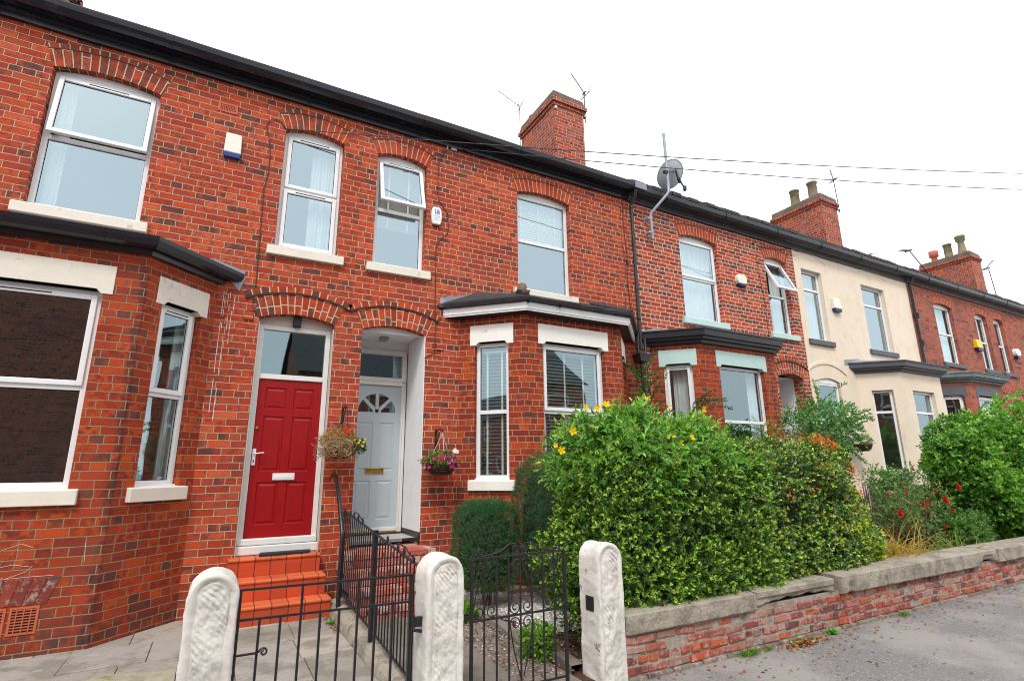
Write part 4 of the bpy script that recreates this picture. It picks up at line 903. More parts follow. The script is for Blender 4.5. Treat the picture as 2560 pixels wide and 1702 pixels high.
# ================================================================ GROUND
GZ = .05
def sheet(name, x0, x1, y0, y1, z, mat, kind='structure'):
    m_ = MB(); m_.quad((x0, y0, z), (x1, y0, z), (x1, y1, z), (x0, y1, z)); return m_.build(name, mat, kind=kind)
sheet('ground', -300, 300, -300, 300, -.06, 'asphalt'); sheet('pavement', -40, 60, -16, -3.3, -.004, 'asphalt')
sheet('garden_soil', -4.2, 38, -3.65, .3, GZ-.015, 'soil')
sheet('garden_path', 1.46, 2.62, -3.6, -.4, GZ, 'concrete')
m_ = MB(); ys = [-3.7, -3.12, -2.5, -1.93, -1.36, -.72, .02]
for j in range(6):
    xs = [-3.7, -2.9, -2.15, -1.55, -.97, -.36, .30, .84, 1.27] if j % 2 == 0 else [-3.7, -2.6, -1.9, -1.25, -.55, .02, .82, 1.27]
    for a, b in zip(xs, xs[1:]):
        t = random.choice([(.36, .325, .275), (.30, .275, .24), (.40, .355, .30), (.33, .305, .28)]); q = .0035; dz = random.uniform(-.004, .004)
        m_.hexa([(a+q, ys[j]+q, -.02), (b-q, ys[j]+q, -.02), (b-q, ys[j+1]-q, -.02), (a+q, ys[j+1]-q, -.02), (a+q, ys[j]+q, GZ+dz), (b-q, ys[j]+q, GZ+dz+.002), (b-q, ys[j+1]-q, GZ+dz), (a+q, ys[j+1]-q, GZ+dz+.003)], tint=t)
m_.build('flagstone_paving', 'flag', bevel=.004, kind='structure')
def pebbles(name, x0, x1, y0, y1, n, z, cols, smin, smax, inside=None, **tags):
    """loose stones as squashed little octahedra"""
    P = np.stack([rng.uniform(x0, x1, n), rng.uniform(y0, y1, n), np.full(n, z)], 1)
    if inside: P = P[[inside(*p[:2]) for p in P]]; n = len(P)
    s_ = rng.uniform(smin, smax, (n, 3))*np.array([1, .8, .6]); th = rng.uniform(0, 2*math.pi, n)
    base = np.array([(1, 0, 0), (0, 1, 0), (-1, 0, 0), (0, -1, 0), (.2, .1, 1), (0, 0, -.6)], float)
    V = base[None]*s_[:, None, :]*(1+rng.normal(0, .2, (n, 6, 1))); c_, si = np.cos(th)[:, None], np.sin(th)[:, None]
    X = V[..., 0]*c_-V[..., 1]*si; Y = V[..., 0]*si+V[..., 1]*c_; V = np.stack([X, Y, V[..., 2]], 2)+P[:, None, :]
    me = bpy.data.meshes.new(name); me.vertices.add(n*6); me.vertices.foreach_set('co', V.reshape(-1).astype(np.float32))
    tr = np.array([(0, 1, 4), (1, 2, 4), (2, 3, 4), (3, 0, 4)]); idx = (np.arange(n)[:, None]*6+tr.reshape(-1)[None]).reshape(-1)
    me.loops.add(len(idx)); me.loops.foreach_set('vertex_index', idx.astype(np.int32)); me.polygons.add(n*4)
    me.polygons.foreach_set('loop_start', (np.arange(n*4)*3).astype(np.int32)); me.polygons.foreach_set('loop_total', np.full(n*4, 3, np.int32)); me.update(); me.validate()
    at = me.color_attributes.new('tint', 'FLOAT_COLOR', 'CORNER'); C = palette(n, cols, [1]*len(cols), .12); cc = np.ones((n, 12, 4), np.float32); cc[:, :, :3] = C[:, None]; at.data.foreach_set('color', cc.reshape(-1))
    o = link(name, me, 'tint', **tags); return o
M_['gravelbase'] = plain('pale_gravel_base', (.52, .49, .45), .95, .3, scale=50, bump=.02, bs=60)
m_ = MB(); m_.add([(2.72, -.35, GZ+.006), (2.70, -1.2, GZ+.006), (2.95, -1.9, GZ+.006), (3.3, -2.45, GZ+.006), (6.8, -2.45, GZ+.006), (6.8, -.35, GZ+.006)], [(0, 1, 2, 3, 4, 5)]); m_.build('gravel_bed', 'gravelbase', kind='structure')
g_ = pebbles('white_gravel', 2.75, 6.8, -2.5, -.3, 16000, GZ+.012, [(.74, .72, .69), (.62, .58, .54), (.80, .78, .76), (.5, .44, .40)], .010, .020, inside=lambda x, y: x > 2.72+.25*math.sin(y*3)+.55*max(0, -1.1-y)*.25)
g_['kind'] = 'stuff'
g_ = pebbles('path_litter', 2.2, 3.2, -3.4, -1.5, 1500, GZ+.01, [(.20, .07, .05), (.12, .05, .035), (.5, .42, .38), (.28, .14, .07)], .006, .016); g_['kind'] = 'stuff'
m_ = MB(); rows = []
for i in range(13):
    y = -3.4+.22*i; x = 2.64+.03*math.sin(i*1.3); rows.append([(x, y, GZ-.03), (x, y, GZ+.05+.01*math.sin(i)), (x+.12, y, GZ+.05), (x+.13, y, GZ-.03)])
m_.loft(rows, smooth=False); tag = m_.build('path_edging', 'concrete', label='low rough concrete edging along the path behind the scrolled gate', category='edging')
# terracotta pieces by the yew
t_ = thing('stone_slab', (3.75, -.62, GZ), 'sandstone slab lying on white gravel beside the yew', 'slab'); m_ = MB(); m_.hexa([(3.45, -.80, .06), (3.98, -.86, .06), (4.15, -.45, .06), (3.6, -.40, .06), (3.45, -.80, .12), (3.98, -.86, .12), (4.15, -.45, .12), (3.6, -.40, .12)]); m_.build('slab', 'sand', t_, bevel=.01)
m_ = MB(); m_.tube([(3.22, -.52, .10), (3.52, -.60, .10)], .032, 10); m_.build('edging_roll', 'terra_pot', label='short terracotta roll lying in front of the yew trunk', category='edging')

# ================================================================ DOORSTEPS
def steps(name, x0, x1, ys, zs, nose, riser, label, side=None):
    t_ = thing(name, ((x0+x1)/2, ys[-1], GZ), label, 'steps')
    for k, (y, z) in enumerate(zip(ys, zs)):
        zb = zs[k+1] if k+1 < len(zs) else 0.; ybk = ys[k-1] if k else .10
        m_ = MB(); m_.box(x0, x1-.03+.03*k, y+.012, ybk+.012, zb-.0, z-.035, tint=riser); m_.build('riser', 'tile', t_)
        m_ = MB(); m_.box(x0, x1-.03+.03*k+.004, y-.004, ybk+.011, z-.035, z, tint=nose); m_.build('tread', 'tile', t_, bevel=.012)
    return t_
steps('tiled_steps', .22, 1.25, [-.15, -.42, -.68], [.655, .455, .245], (.62, .13, .045), (.50, .062, .018), 'glossy red quarry tile steps up to the red front door')
t_ = thing('brick_steps', (2.05, -.6, GZ), 'faded pink painted brick steps below the pale blue door', 'steps')
pink = [(.56, .17, .13), (.50, .13, .10), (.62, .28, .23), (.66, .40, .35), (.46, .10, .07), (.55, .12, .06)]
for k, (y, z) in enumerate([(-.42, .64), (-.68, .48), (-.92, .32), (-1.14, .18)]):
    m_ = MB(); zb = [.48, .32, .18, .0][k]; m_.box(1.47, 2.62, y+.02, .75 if k == 0 else y+.6, zb-.1, z-.06, tint=(.3, .2, .17))
    m_.build('riser', 'tint', t_)
    m_ = MB(); x = 1.47
    while x < 2.60: m_.box(x, min(x+.105, 2.62), y, y+.23, z-.065, z, tint=random.choice(pink)); x += .115
    if k == 0:
        for yy in (-.18, .05, .28): 
            x = 1.47
            while x < 2.6: m_.box(x, min(x+.225, 2.6), yy, yy+.21, z-.04, z-.004, tint=random.choice(pink)); x += .235
    x = 1.49
    while x < 2.6: m_.box(x, min(x+.22, 2.6), y+.012, y+.1, zb+.0, z-.075, tint=random.choice(pink)); x += .23
    m_.build('tread', 'oldbrick', t_, bevel=.006)
m_ = MB(); m_.hexa([(.54, -.10, .657), (1.10, -.10, .657), (1.13, .055, .657), (.56, .055, .657), (.54, -.10, .685), (1.10, -.10, .685), (1.13, .055, .685), (.56, .055, .685)]); m_.build('doormat', 'mat', bevel=.006, label='black rubber doormat on the top red step', category='doormat')

# ================================================================ GATEPOSTS
def gatepost(x0, x1, y0, y1, H, mat, label, seed, lat=None):
    """arch-topped gritstone post with a sunk tooled panel on its front"""
    t_ = thing('gatepost', ((x0+x1)/2, (y0+y1)/2, 0), label, 'gatepost', 'white painted stone gateposts')
    cx, r = (x0+x1)/2, (x1-x0)/2; zc = H-r*1.02; m_ = MB()
    outl = []; n1 = 110
    for k in range(n1+1): outl.append((-r*(1+.05*(1-k/n1)*noise.noise(Vector((k*.08, seed, 0)))), -.3+(zc+.3)*k/n1))
    for k in range(1, 25): a = math.pi-math.pi*k/24; outl.append((r*math.cos(a), zc+r*1.02*math.sin(a)))
    for k in range(1, n1+1): outl.append((r*(1+.05*(k/n1)*noise.noise(Vector((k*.08, seed+9, 0)))), zc-(zc+.3)*k/n1))
    def ns(x, y, z, a=1.): 
        v = Vector((x*7, y*7, z*7+seed*13)); return a*(.006*noise.noise(v)+.0035*noise.noise(v*3.1)+.0016*noise.noise(v*8))
    # rim + side
    core = (0, zc-.05)
    def ins(p, k):
        k = k*(1+.55*noise.noise(Vector((p[0]*6, p[1]*6, seed*5)))*max(0, 1-k/.09))   # inset towards the post's spine
        q = (0, min(max(p[1], -.3), zc)); d = math.hypot(p[0]-q[0], p[1]-q[1]) or 1; f = max(0, 1-k/d); return (q[0]+(p[0]-q[0])*f, q[1]+(p[1]-q[1])*f)
    rows = []
    for yy in np.linspace(y1, y0+.02, 9): rows.append([(cx+p[0]+ns(p[0], yy, p[1], 1.3)*(1 if p[0] > 0 else -1), yy, p[1]+ns(p[0], yy, p[1])) for p in outl])
    rows.append([(cx+ins(p, .006)[0], y0+.006+ns(p[0], 1, p[1]), ins(p, .006)[1]) for p in outl])
    for kk, dy in ((.012, .001), (.024, .003), (.036, .010), (.046, .019)): rows.append([(cx+ins(p, kk)[0], y0+dy+ns(p[0], 2, p[1]), ins(p, kk)[1]) for p in outl])
    for q in range(1, 23):
        k_in = 1.
        kk = .046+(r-.046)*q/22; row = []
        for p in outl:
            a, b = ins(p, kk); tl = -.010*abs(math.sin((a*1.1+b)*88+4*noise.noise(Vector((a*9, b*6, seed)))))*max(0, .35+1.3*noise.noise(Vector((a*8+3, b*5, seed+4))))
            bulge = -.010*(1-abs(a)/r)
            row.append((cx+a, y0+.020+bulge+tl+ns(a, 3, b, 2.2), b))
        rows.append(row)
    m_.loft(rows); m_.build('post', mat, t_)
    if lat: m_ = MB(); m_.box(*lat); m_.build('latch_plate', 'iron', t_, bevel=.004)
    return t_
gatepost(-.07, .19, -3.68, -3.42, 1.06, 'post', 'round topped white stone gatepost furthest left, at the latch side of the plain gate', 1)
gatepost(1.325, 1.59, -3.68, -3.42, 1.045, 'post', 'round topped white stone gatepost standing between the two iron gates', 2)
gatepost(2.735, 2.985, -3.68, -3.42, 1.03, 'post_old', 'flaking white stone gatepost with a black latch plate, beside the garden wall', 3, (2.728, 2.74, -3.60, -3.50, .52, .63))

# ================================================================ IRONWORK
GY = -3.55
g = thing('iron_gate', (.75, GY, 0), 'plain black iron gate with straight bars in front of the red steps', 'gate')
m_ = MB(); m_.bar((.205, GY, .03), (.205, GY, .945), .016); m_.bar((1.245, GY, .03), (1.245, GY, .935), .032, .02); m_.bar((.20, GY, .94), (1.255, GY, .925), .012, .014); m_.bar((.205, GY, .775), (1.245, GY, .76), .012, .014); m_.bar((.205, GY, .12), (1.245, GY, .12), .014); m_.build('gate_frame', 'iron', g, bevel=.002)
for k, x in enumerate([.32, .435, .55, .665, .78, .895, 1.01, 1.125]):
    m_ = MB(); m_.bar((x, GY, .12), (x, GY, .93 if k in (2, 5) else .77), .014); m_.build('bar', 'iron', g)
m_ = MB(); m_.bar((.15, GY-.014, .592), (.325, GY-.014, .592), .006, .028, up=(0, 1, 0)); m_.tube(spiral((.355, GY-.014, .592), (1, 0, 0), (0, 0, 1), .026, .007, math.pi, -math.pi*1.6), .006, 6); m_.build('latch', 'iron', g)
m_ = MB(); m_.box(1.25, 1.335, GY-.02, GY+.01, .60, .66); m_.tube([(1.262, GY-.02, .60), (1.262, GY-.02, .68)], .014, 8); m_.bar((1.27, GY-.02, .585), (1.33, GY-.02, .57), .012, .02); m_.build('hinge', 'iron_old', g)
g2 = thing('scrolled_iron_gate', (2.1, GY, 0), 'old black iron gate with scrollwork, leading to the path with white gravel', 'gate')
m_ = MB(); X0, X1, ZT, ZM = 1.70, 2.50, .985, .575
m_.bar((X0, GY, .03), (X0, GY, ZT), .026, .02); m_.bar((X1, GY, .03), (X1, GY, ZT), .026, .02); m_.bar((X0-.01, GY, ZT), (X1+.01, GY, ZT+.005), .012, .016); m_.bar((X0, GY, ZM), (X1, GY, ZM), .012, .016); m_.bar((X0, GY, .1), (X1, GY, .1), .014); m_.build('gate_frame', 'iron_old', g2, bevel=.002)
for k in range(1, 8):
    x = X0+(X1-X0)*k/8; m_ = MB(); m_.bar((x, GY, .1), (x, GY, ZT), .011); m_.build('bar', 'iron_old', g2)
EX, EZ = (1, 0, 0), (0, 0, 1)
for cx in (X0+.105, (X0+X1)/2+.005, X1-.105):
    for sg in (-1, 1):
        for (zz, fl) in ((ZM+.052, 1), (ZM-.055, -1)):
            if fl < 0 and cx != (X0+X1)/2+.005: continue
            m_ = MB(); sx = cx+sg*.052
            sp = spiral((sx, GY-.004, zz), (-sg, 0, 0), (0, 0, fl), .008, .046, math.pi*3.7, 0.9*math.pi, 30)
            top = Vector((cx+sg*.012, GY-.004, ZT-.06 if fl > 0 else .16))
            m_.tube(sp+[sp[-1].lerp(top, .5)+Vector((sg*.010, 0, 0)), top], .0048, 6)
            m_.build('scroll', 'iron_old', g2)
        m_ = MB(); m_.tube(spiral((cx+sg*.032, GY-.004, ZT-.045), (sg, 0, 0), (0, 0, -1), .006, .026, math.pi*2.8, 0, 20), .0042, 6); m_.build('scroll', 'iron_old', g2)
for x, sg, r_ in ((X0+.065, -1, .030), (X1-.06, 1, .030), (2.06, 1, .034), (2.14, -1, .034)):
    m_ = MB(); m_.tube(spiral((x, GY, ZT+r_+.010), (sg, 0, 0), (0, 0, 1), .008, r_, math.pi*2.6, -.5*math.pi, 22), .0055, 6); m_.build('scroll', 'iron_old', g2)
for a, b in ((X0+.07, 2.06), (X1-.07, 2.15)):
    m_ = MB(); m_.tube([(a, GY, ZT+.012), (a+(b-a)*.55, GY, ZT+.035), (a+(b-a)*.82, GY, ZT+.085), (b, GY, ZT+.085)], .006, 6); m_.build('top_rail_scroll', 'iron_old', g2)
m_ = MB(); m_.bar((1.58, GY, .60), (X0, GY, .60), .02, .03); m_.build('hinge', 'iron_old', g2)
# divider railing along the party line
t_ = thing('iron_railing', (1.35, -2.1, .1), 'black iron railing dividing the two front paths, with scrolls on its top rail', 'railing')
XR = 1.36
def ztop(y): return 1.185-.046*(y+.68)*-1*-1 if False else 1.18+(y+.68)*(.235/2.7)
def zbot(y): return .30+(y+.98)*(.12/2.3)
m_ = MB(); m_.bar((XR, -.66, ztop(-.66)), (XR, -3.40, ztop(-3.40)), .022, .012); m_.bar((XR, -.70, zbot(-.7)), (XR, -3.40, zbot(-3.4)), .02, .012); m_.build('rail', 'iron_old', t_)
y = -.72
while y > -3.38:
    if abs(y+2.14) > .04: m_ = MB(); m_.tube([(XR, y, zbot(y)-.01), (XR, y, ztop(y))], .0065, 6); m_.build('bar', 'iron', t_)
    y -= .088
m_ = MB(); m_.tube([(XR, -2.14, .06), (XR, -2.14, ztop(-2.14)+.03)], .026, 10); m_.build('railing_post', 'iron', t_)
m_ = MB(); m_.tube([(XR, -.70, .15), (XR, -.70, .55)], .022, 8); m_.build('railing_post', 'iron', t_)
for y in (-1.05, -1.22, -1.42, -1.62, -2.55, -2.85, -3.02, -3.25):
    z = ztop(y)+.030; m_ = MB(); sg = 1 if y in (-1.05, -1.42, -2.55, -3.02) else -1
    m_.tube(spiral((XR, y, z), (0, sg, 0), (0, 0, 1), .008, .027, math.pi*2.5, -.5*math.pi, 18), .006, 6); m_.build('scroll', 'iron', t_)
for a, b in ((-1.24, -1.58), (-2.87, -3.2)): m_ = MB(); m_.tube([(XR, a, ztop(a)+.055), (XR, (a+b)/2, ztop(a)+.05), (XR, b, ztop(b)+.03)], .006, 6); m_.build('scroll', 'iron', t_)
m_ = MB(); m_.tube([(1.33, .0, 1.565), (1.33, -.10, 1.565), (1.33, -.20, 1.56), (1.33, -.42, 1.40), (1.33, -.80, .95), (1.33, -.82, .90), (1.33, -.82, .05)], .025, 12); m_.lathe((1.33, -.82, .05), [(.05, 0), (.05, .012), (.02, .02)]); m_.build('handrail', 'iron', label='black tubular handrail from the pier between the doors down to the path', category='handrail')
m_ = MB(); rows = []
for i in range(24):
    y = -.45-.125*i; a = .014*noise.noise(Vector((y*4, 0, 0))); b = .02*noise.noise(Vector((y*3, 5, 0))); zt_ = GZ+.13+.03*noise.noise(Vector((y*3, 9, 0)))-.008*i*.3; rows.append([(1.265+a, y, 0), (1.29+a, y, zt_-.035), (1.315+a, y, zt_), (1.425+b, y, zt_+.01), (1.45+b, y, zt_-.03), (1.465+b, y, 0)])
m_.loft(rows, smooth=False); m_.build('kerb_strip', 'coping', label='low crumbling stone kerb under the dividing railing', category='kerb')

# ================================================================ GARDEN WALL
W = thing('garden_wall', (6, -3.55, 0), 'low worn red brick wall with heavy stone coping along the pavement', 'wall')
def bricks(x0, x1, yf, z0, nc, H=.0735, L=.232, sag=0.):
    m_ = MB()
    for r in range(nc):
        x = x0-(.0 if r % 2 == 0 else .11)-.03*random.random(); hdr = (r == 1)
        while x < x1:
            l_ = (L if not hdr or random.random() < .3 else .115)*random.uniform(.93, 1.05); a, b = max(x, x0)+.006, min(x+l_-.008, x1)
            if b-a > .03 and random.random() > .004:
                dy = random.uniform(-.008, .010); j = lambda: random.uniform(-.006, .006); zz = z0+H*r; zc = zz+H-.020
                t = random.choice([(.40, .095, .065), (.46, .10, .05), (.30, .08, .065), (.46, .18, .14), (.36, .20, .16), (.20, .07, .06), (.46, .25, .20), (.48, .13, .06), (.38, .12, .09)])
                m_.hexa([(a+j(), yf+dy+j(), zz+j()), (b+j(), yf+dy+j(), zz+j()), (b, yf+.09, zz), (a, yf+.09, zz), (a+j(), yf+dy+j(), zc+j()), (b+j(), yf+dy+j(), zc+j()), (b, yf+.09, zc), (a, yf+.09, zc)], tint=t)
            x += l_
    return m_
YF = -3.655
bricks(2.99, 13.5, YF, .035, 4).build('brickwork', 'oldbrick', W, bevel=.006)
m_ = MB(); rows = []
for i in range(120):
    x = 2.985+10.5*i/119; rows.append([(x, YF+.010+.006*noise.noise(Vector((x*9, z*12, 0))), z) for z in np.linspace(-.05, .36, 12)])
m_.loft(rows, smooth=False); m_.box(2.99, 13.5, YF+.03, -3.33, -.05, .34); m_.build('mortar_bed', 'mortar', W)
m_ = MB(); x = 2.99
while x < 13.4:
    l_ = random.uniform(.18, .42); m_.hexa([(x, YF-.03, -.02), (x+l_-.012, YF-.028-.01*random.random(), -.02), (x+l_-.012, YF+.1, -.02), (x, YF+.1, -.02), (x+.004, YF-.025, .026+.01*random.random()), (x+l_-.014, YF-.022, .024), (x+l_-.012, YF+.1, .03), (x, YF+.1, .03)], tint=random.choice([(.22, .19, .16), (.27, .22, .18), (.2, .15, .12)])); x += l_
m_.build('footing_course', 'oldbrick', W, bevel=.008)
def coping(x0, x1, z0, z1, lip, parent, seed, chips=()):
    m_ = MB(); rows = []; n = int((x1-x0)/.035); yb = -3.30
    for i in range(n+1):
        x = x0+(x1-x0)*i/n; q = lambda k, a=.006: a*noise.noise(Vector((x*7, k*3.3, seed)))+a*.5*noise.noise(Vector((x*21, k*5, seed)))
        ch = sum(c[2]*math.exp(-((x-c[0])/c[1])**4) for c in chips); e = min(i, n-i)*.035; er = .018*math.exp(-e/.02); yl = YF-lip
        lo = z0+ch*.05+q(1)*(1+2*ch)
        rows.append([(x, YF+.03, lo+q(9)), (x+q(8), yl+.012+er+ch*.035, lo), (x, yl+q(2)+er+ch*.03, lo+.014), (x, yl+q(3)+er+ch*.028*(1 if ch > .3 else 0), z0+.065+ch*.03), (x, yl+q(3.2)+er, z1-.05), (x, yl+.002+q(4)*.6+er, z1-.006), (x, yl+.010+er, z1-er*.4+q(5)*.5), (x, yl+.12, z1+.004+q(6)), (x, yb-.03, z1+q(7)), (x, yb, z1-.02), (x, yb, z0)])
    m_.loft(rows, smooth=False)
    for r_ in (rows[0], rows[-1]): m_.add(r_, [tuple(range(len(r_)))])
    return m_.build('coping_stone', 'coping', parent)
coping(2.995, 4.56, .325, .475, .03, W, 1); coping(4.568, 5.80, .335, .482, .028, W, 2, [(5.2, .62, .9)])
coping(5.87, 8.96, .325, .50, .055, W, 3, [(6.0, .05, .25)]); coping(8.975, 9.5, .35, .50, .045, W, 4, [(9.2, .16, .7)]); coping(9.515, 13.5, .33, .50, .06, W, 5)
W2 = thing('garden_wall', (-1.5, -3.5, 0), 'low wall with mossy pitted coping to the left of the first gatepost', 'wall')
bricks(-4.2, -.075, YF, .0, 5, H=.08).build('brickwork', 'oldbrick', W2, bevel=.006)
m_ = MB(); m_.box(-4.2, -.075, YF+.012, -3.36, -.05, .40); m_.build('mortar_bed', 'mortar', W2)
m_ = MB(); rows = []
for i in range(118):
    x = -4.2+4.12*i/117; q = lambda k, a=.02: a*noise.noise(Vector((x*6, k*3.3, 5)))+a*.5*noise.noise(Vector((x*19, k*5, 3)))
    rows.append([(x, YF+.02, .40), (x, YF-.03+q(1), .41+q(2)), (x, YF-.03+q(3), .50+q(4)), (x, YF+.03, .535+q(5)), (x, YF+.12, .545+q(6)), (x, YF+.22, .54+q(7)), (x, YF+.33, .52+q(8)), (x, YF+.34, .42)])
m_.loft(rows, smooth=False); m_.build('coping_stone', 'moss_stone', W2)

# ================================================================ FITTINGS ON THE HOUSES
def alarm(name, x, z, w_, h_, d, foot, shape, label, footmat='blue', body='plastic', y=0.):
    t_ = thing(name, (x, y, z), label, 'alarm box', 'alarm boxes on the house fronts'); m_ = MB(); fz = z+foot
    if shape == 'box': m_.hexa([(x-w_/2, y-d, fz), (x+w_/2, y-d, fz), (x+w_/2, y, fz), (x-w_/2, y, fz), (x-w_/2+.006, y-d*.8, z+h_), (x+w_/2-.012, y-d*.8, z+h_), (x+w_/2-.006, y, z+h_), (x-w_/2+.006, y, z+h_)])
    elif shape == 'shield':
        pr = [(-.36, 0), (.36, 0), (.5, .25), (.5, .62), (.42, .85), (.25, 1), (-.25, 1), (-.42, .85), (-.5, .62), (-.5, .25)]
        m_.prism(F0, [(x+a*w_, fz+b*(h_-foot)) for a, b in pr], y-d, y)
    else:
        pr = [(-.36, 0), (.36, 0), (.46, .25), (.5, .5), (.46, .8), (.34, .97), (.2, 1), (-.2, 1), (-.34, .97), (-.46, .8), (-.5, .5), (-.46, .25)]
        m_.prism(F0, [(x+a*w_, fz+b*(h_-foot)) for a, b in pr], y-d, y)
    m_.build('casing', body, t_, bevel=.012)
    m_ = MB(); k = .36 if shape != 'box' else .5; m_.hexa([(x-w_*k*.92, y-d*.9, z), (x+w_*k*.92, y-d*.9, z), (x+w_*k*.92, y, z), (x-w_*k*.92, y, z), (x-w_*k, y-d, fz), (x+w_*k, y-d, fz), (x+w_*k, y, fz), (x-w_*k, y, fz)]); m_.build('strobe_lens', footmat, t_, bevel=.008)
    return t_
alarm('alarm_box', -.255, 5.68, .205, .355, .06, .065, 'box', 'white rectangular alarm box with a blue foot, left of the narrow upstairs window')
ab = alarm('alarm_box', 2.635, 5.345, .175, .315, .05, .02, 'bell', 'white alarm box with rounded sides and blue lettering, right of the open window', 'cap', 'plastic_w')
alarm('alarm_box', 9.74, 5.48, .30, .27, .09, .05, 'shield', 'cream tapered alarm box with a navy foot between the upstairs windows over teal sills', 'navy')
alarm('alarm_box', 13.28, 5.37, .30, .35, .09, .08, 'box', 'cream alarm box with a navy foot on the rendered wall', 'navy')
alarm('alarm_box', 20.75, 5.1, .36, .36, .12, .09, 'box', 'bright yellow alarm box on the brown brick wall', 'navy', 'yellow')
alarm('alarm_box', 23.55, 5.1, .34, .34, .12, .09, 'shield', 'small white alarm box at the far right edge past the yellow one', 'navy', 'plastic_w')
def text(s_, x, z, size, mat, parent, name='lettering', y=-.0515, ext=.001, sx=1.):
    cu = bpy.data.curves.new(name, 'FONT'); cu.body = s_; cu.size = size; cu.extrude = ext; cu.align_x = 'CENTER'; cu.offset = size*.012
    o = bpy.data.objects.new(name, cu); col.objects.link(o); dg = bpy.context.evaluated_depsgraph_get(); me = bpy.data.meshes.new_from_object(o.evaluated_get(dg))
    bpy.data.objects.remove(o); me.transform(Matrix.Translation((x, y, z)) @ Matrix.Rotation(R(90), 4, 'X') @ Matrix.Diagonal((sx, 1, 1, 1))); me.materials.clear(); return link(name, me, mat, parent)
text('i\u00ea', 2.642, 5.535, .125, 'ink_blue', ab, sx=1.0, ext=.0015)
for zz, hh, ws in ((5.487, .014, (.008, .016, .0, .016, .018)), (5.452, .006, (.018, .030, .012, .034)), (5.430, .005, (.030, .014, .026))):
    xx = 2.582
    for w0 in ws:
        if w0: m_ = MB(); m_.box(xx, xx+w0, -.0518, -.050, zz, zz+hh); m_.build('small_print', 'ink_grey', ab)
        xx += (w0 or .018)+.008
m_ = MB(); m_.box(2.627, 2.641, -.0525, -.050, 5.512, 5.523); m_.box(2.627, 2.641, -.0525, -.050, 5.470, 5.479); m_.build('logo_mark', 'ink_red', ab)

# satellite dish on its cranked mast
t_ = thing('satellite_dish', (7.1, -.08, 6.1), 'grey satellite dish on a cranked galvanised mast above the black gutter', 'satellite dish')
m_ = MB(); mp = [(7.13, -.12, 6.02), (7.115, -.12, 6.50), (7.12, -.13, 6.58), (7.36, -.36, 6.93), (7.41, -.38, 7.02), (7.41, -.38, 7.2), (7.40, -.38, 8.33)]; m_.tube(mp, .029, 10); m_.build('mast', 'galv', t_)
for z in (6.17, 6.47): m_ = MB(); m_.box(7.03, 7.11, -.02, 0, z-.07, z+.05); m_.box(7.04, 7.10, -.13, -.01, z-.03, z+.02); m_.tube([(7.12, -.12, z-.025), (7.12, -.12, z+.02)], .034, 10); m_.build('wall_clamp', 'galv', t_, bevel=.004)
dc = Vector((7.70, -.18, 7.58)); dn = Vector((.12, .72, .68)).normalized(); ex = dn.cross(Vector((0, 0, 1))).normalized(); ez = ex.cross(dn).normalized()
m_ = MB(); rows = []
for k in range(9):
    rr = .285*k/8; rows.append([dc+ex*(math.cos(a)*rr)+ez*(math.sin(a)*rr*1.08)+dn*(.07*(k/8)**2-.07) for a in (2*math.pi*i/32 for i in range(32))])
m_.loft(rows, closed=True); rows = [rows[-1], [p+(p-dc)*.03+dn*.006 for p in rows[-1]], [p+(p-dc)*.03-dn*.008 for p in rows[-1]], [p-dn*.006 for p in rows[-1]]]; m_.loft(rows, closed=True); m_.build('reflector', 'dishgrey', t_)
m_ = MB(); a = Vector((7.405, -.38, 7.44)); m_.bar(a+Vector((-.09, .0, -.02)), a+Vector((.0, -.01, 0)), .05, .06); m_.bar(a, (7.73, -.32, 7.60), .024, .036); m_.bar((7.72, -.32, 7.62), (7.76, -.34, 7.38), .032, .03); m_.build('bracket', 'iron', t_)
lb = Vector((7.97, -.30, 7.27))
m_ = MB(); m_.bar((7.76, -.34, 7.40), lb, .022, .03); m_.tube([(7.77, -.33, 7.44), (7.81, -.33, 7.34)], .035, 8); m_.tube([lb+Vector((-.01, 0, -.05)), lb+Vector((.0, 0, .04))], .036, 10); m_.build('receiver_arm', 'iron', t_)
m_ = MB(); m_.tube([lb, lb+Vector((-.1, .05, -.25)), Vector((7.62, -.36, 7.0)), Vector((7.45, -.36, 6.9)), (7.35, -.35, 6.88), (7.11, -.13, 6.6), (7.02, -.08, 6.68), (7.0, -.02, 6.5)], .004, 5); m_.build('cable', 'wire', t_)

def aerial(mast, boom, label, n=11, el=.09, r=.014, refl=True, adir=(0, 1, .0)):
    t_ = thing('tv_aerial', mast[0], label, 'tv aerial', 'television aerials on the roofs'); m_ = MB(); m_.tube(mast, r, 7); m_.build('mast', 'alum', t_)
    a, b = Vector(boom[0]), Vector(boom[1]); m_ = MB(); m_.tube([a, b], r*.75, 6); ad_ = Vector(adir).normalized()
    for k in range(n): p = a.lerp(b, .22+.76*k/(n-1)); e = ad_*el*(1-.25*k/n); m_.tube([p-e, p+e], r*.42, 4)
    m_.tube([a.lerp(b, .12)-ad_*el*1.1, a.lerp(b, .12)+ad_*el*1.1], r*1.5, 6); m_.build('boom', 'alum', t_)
    if refl:
        m_ = MB(); up = (b-a).normalized().cross(ad_).normalized()
        for k in range(-3, 4):
            if k: q = a+up*.055*k; m_.tube([q-ad_*el*1.7+(a-b).normalized()*0.02*abs(k)*-1, q+ad_*el*1.7], r*.4, 4)
        for s_ in (-.5, .5): m_.tube([a-up*.17+ad_*el*s_, a+up*.17+ad_*el*s_], r*.4, 4)
        m_.build('grid_reflector', 'alum', t_)
    return t_
A1 = aerial([(7.17, 1.9, 9.98), (7.17, 1.9, 10.80)], [(7.22, 1.9, 10.78), (6.69, 1.75, 11.10)], 'television aerial on the right side of the nearest tall chimney', adir=(.3, 1, .4))
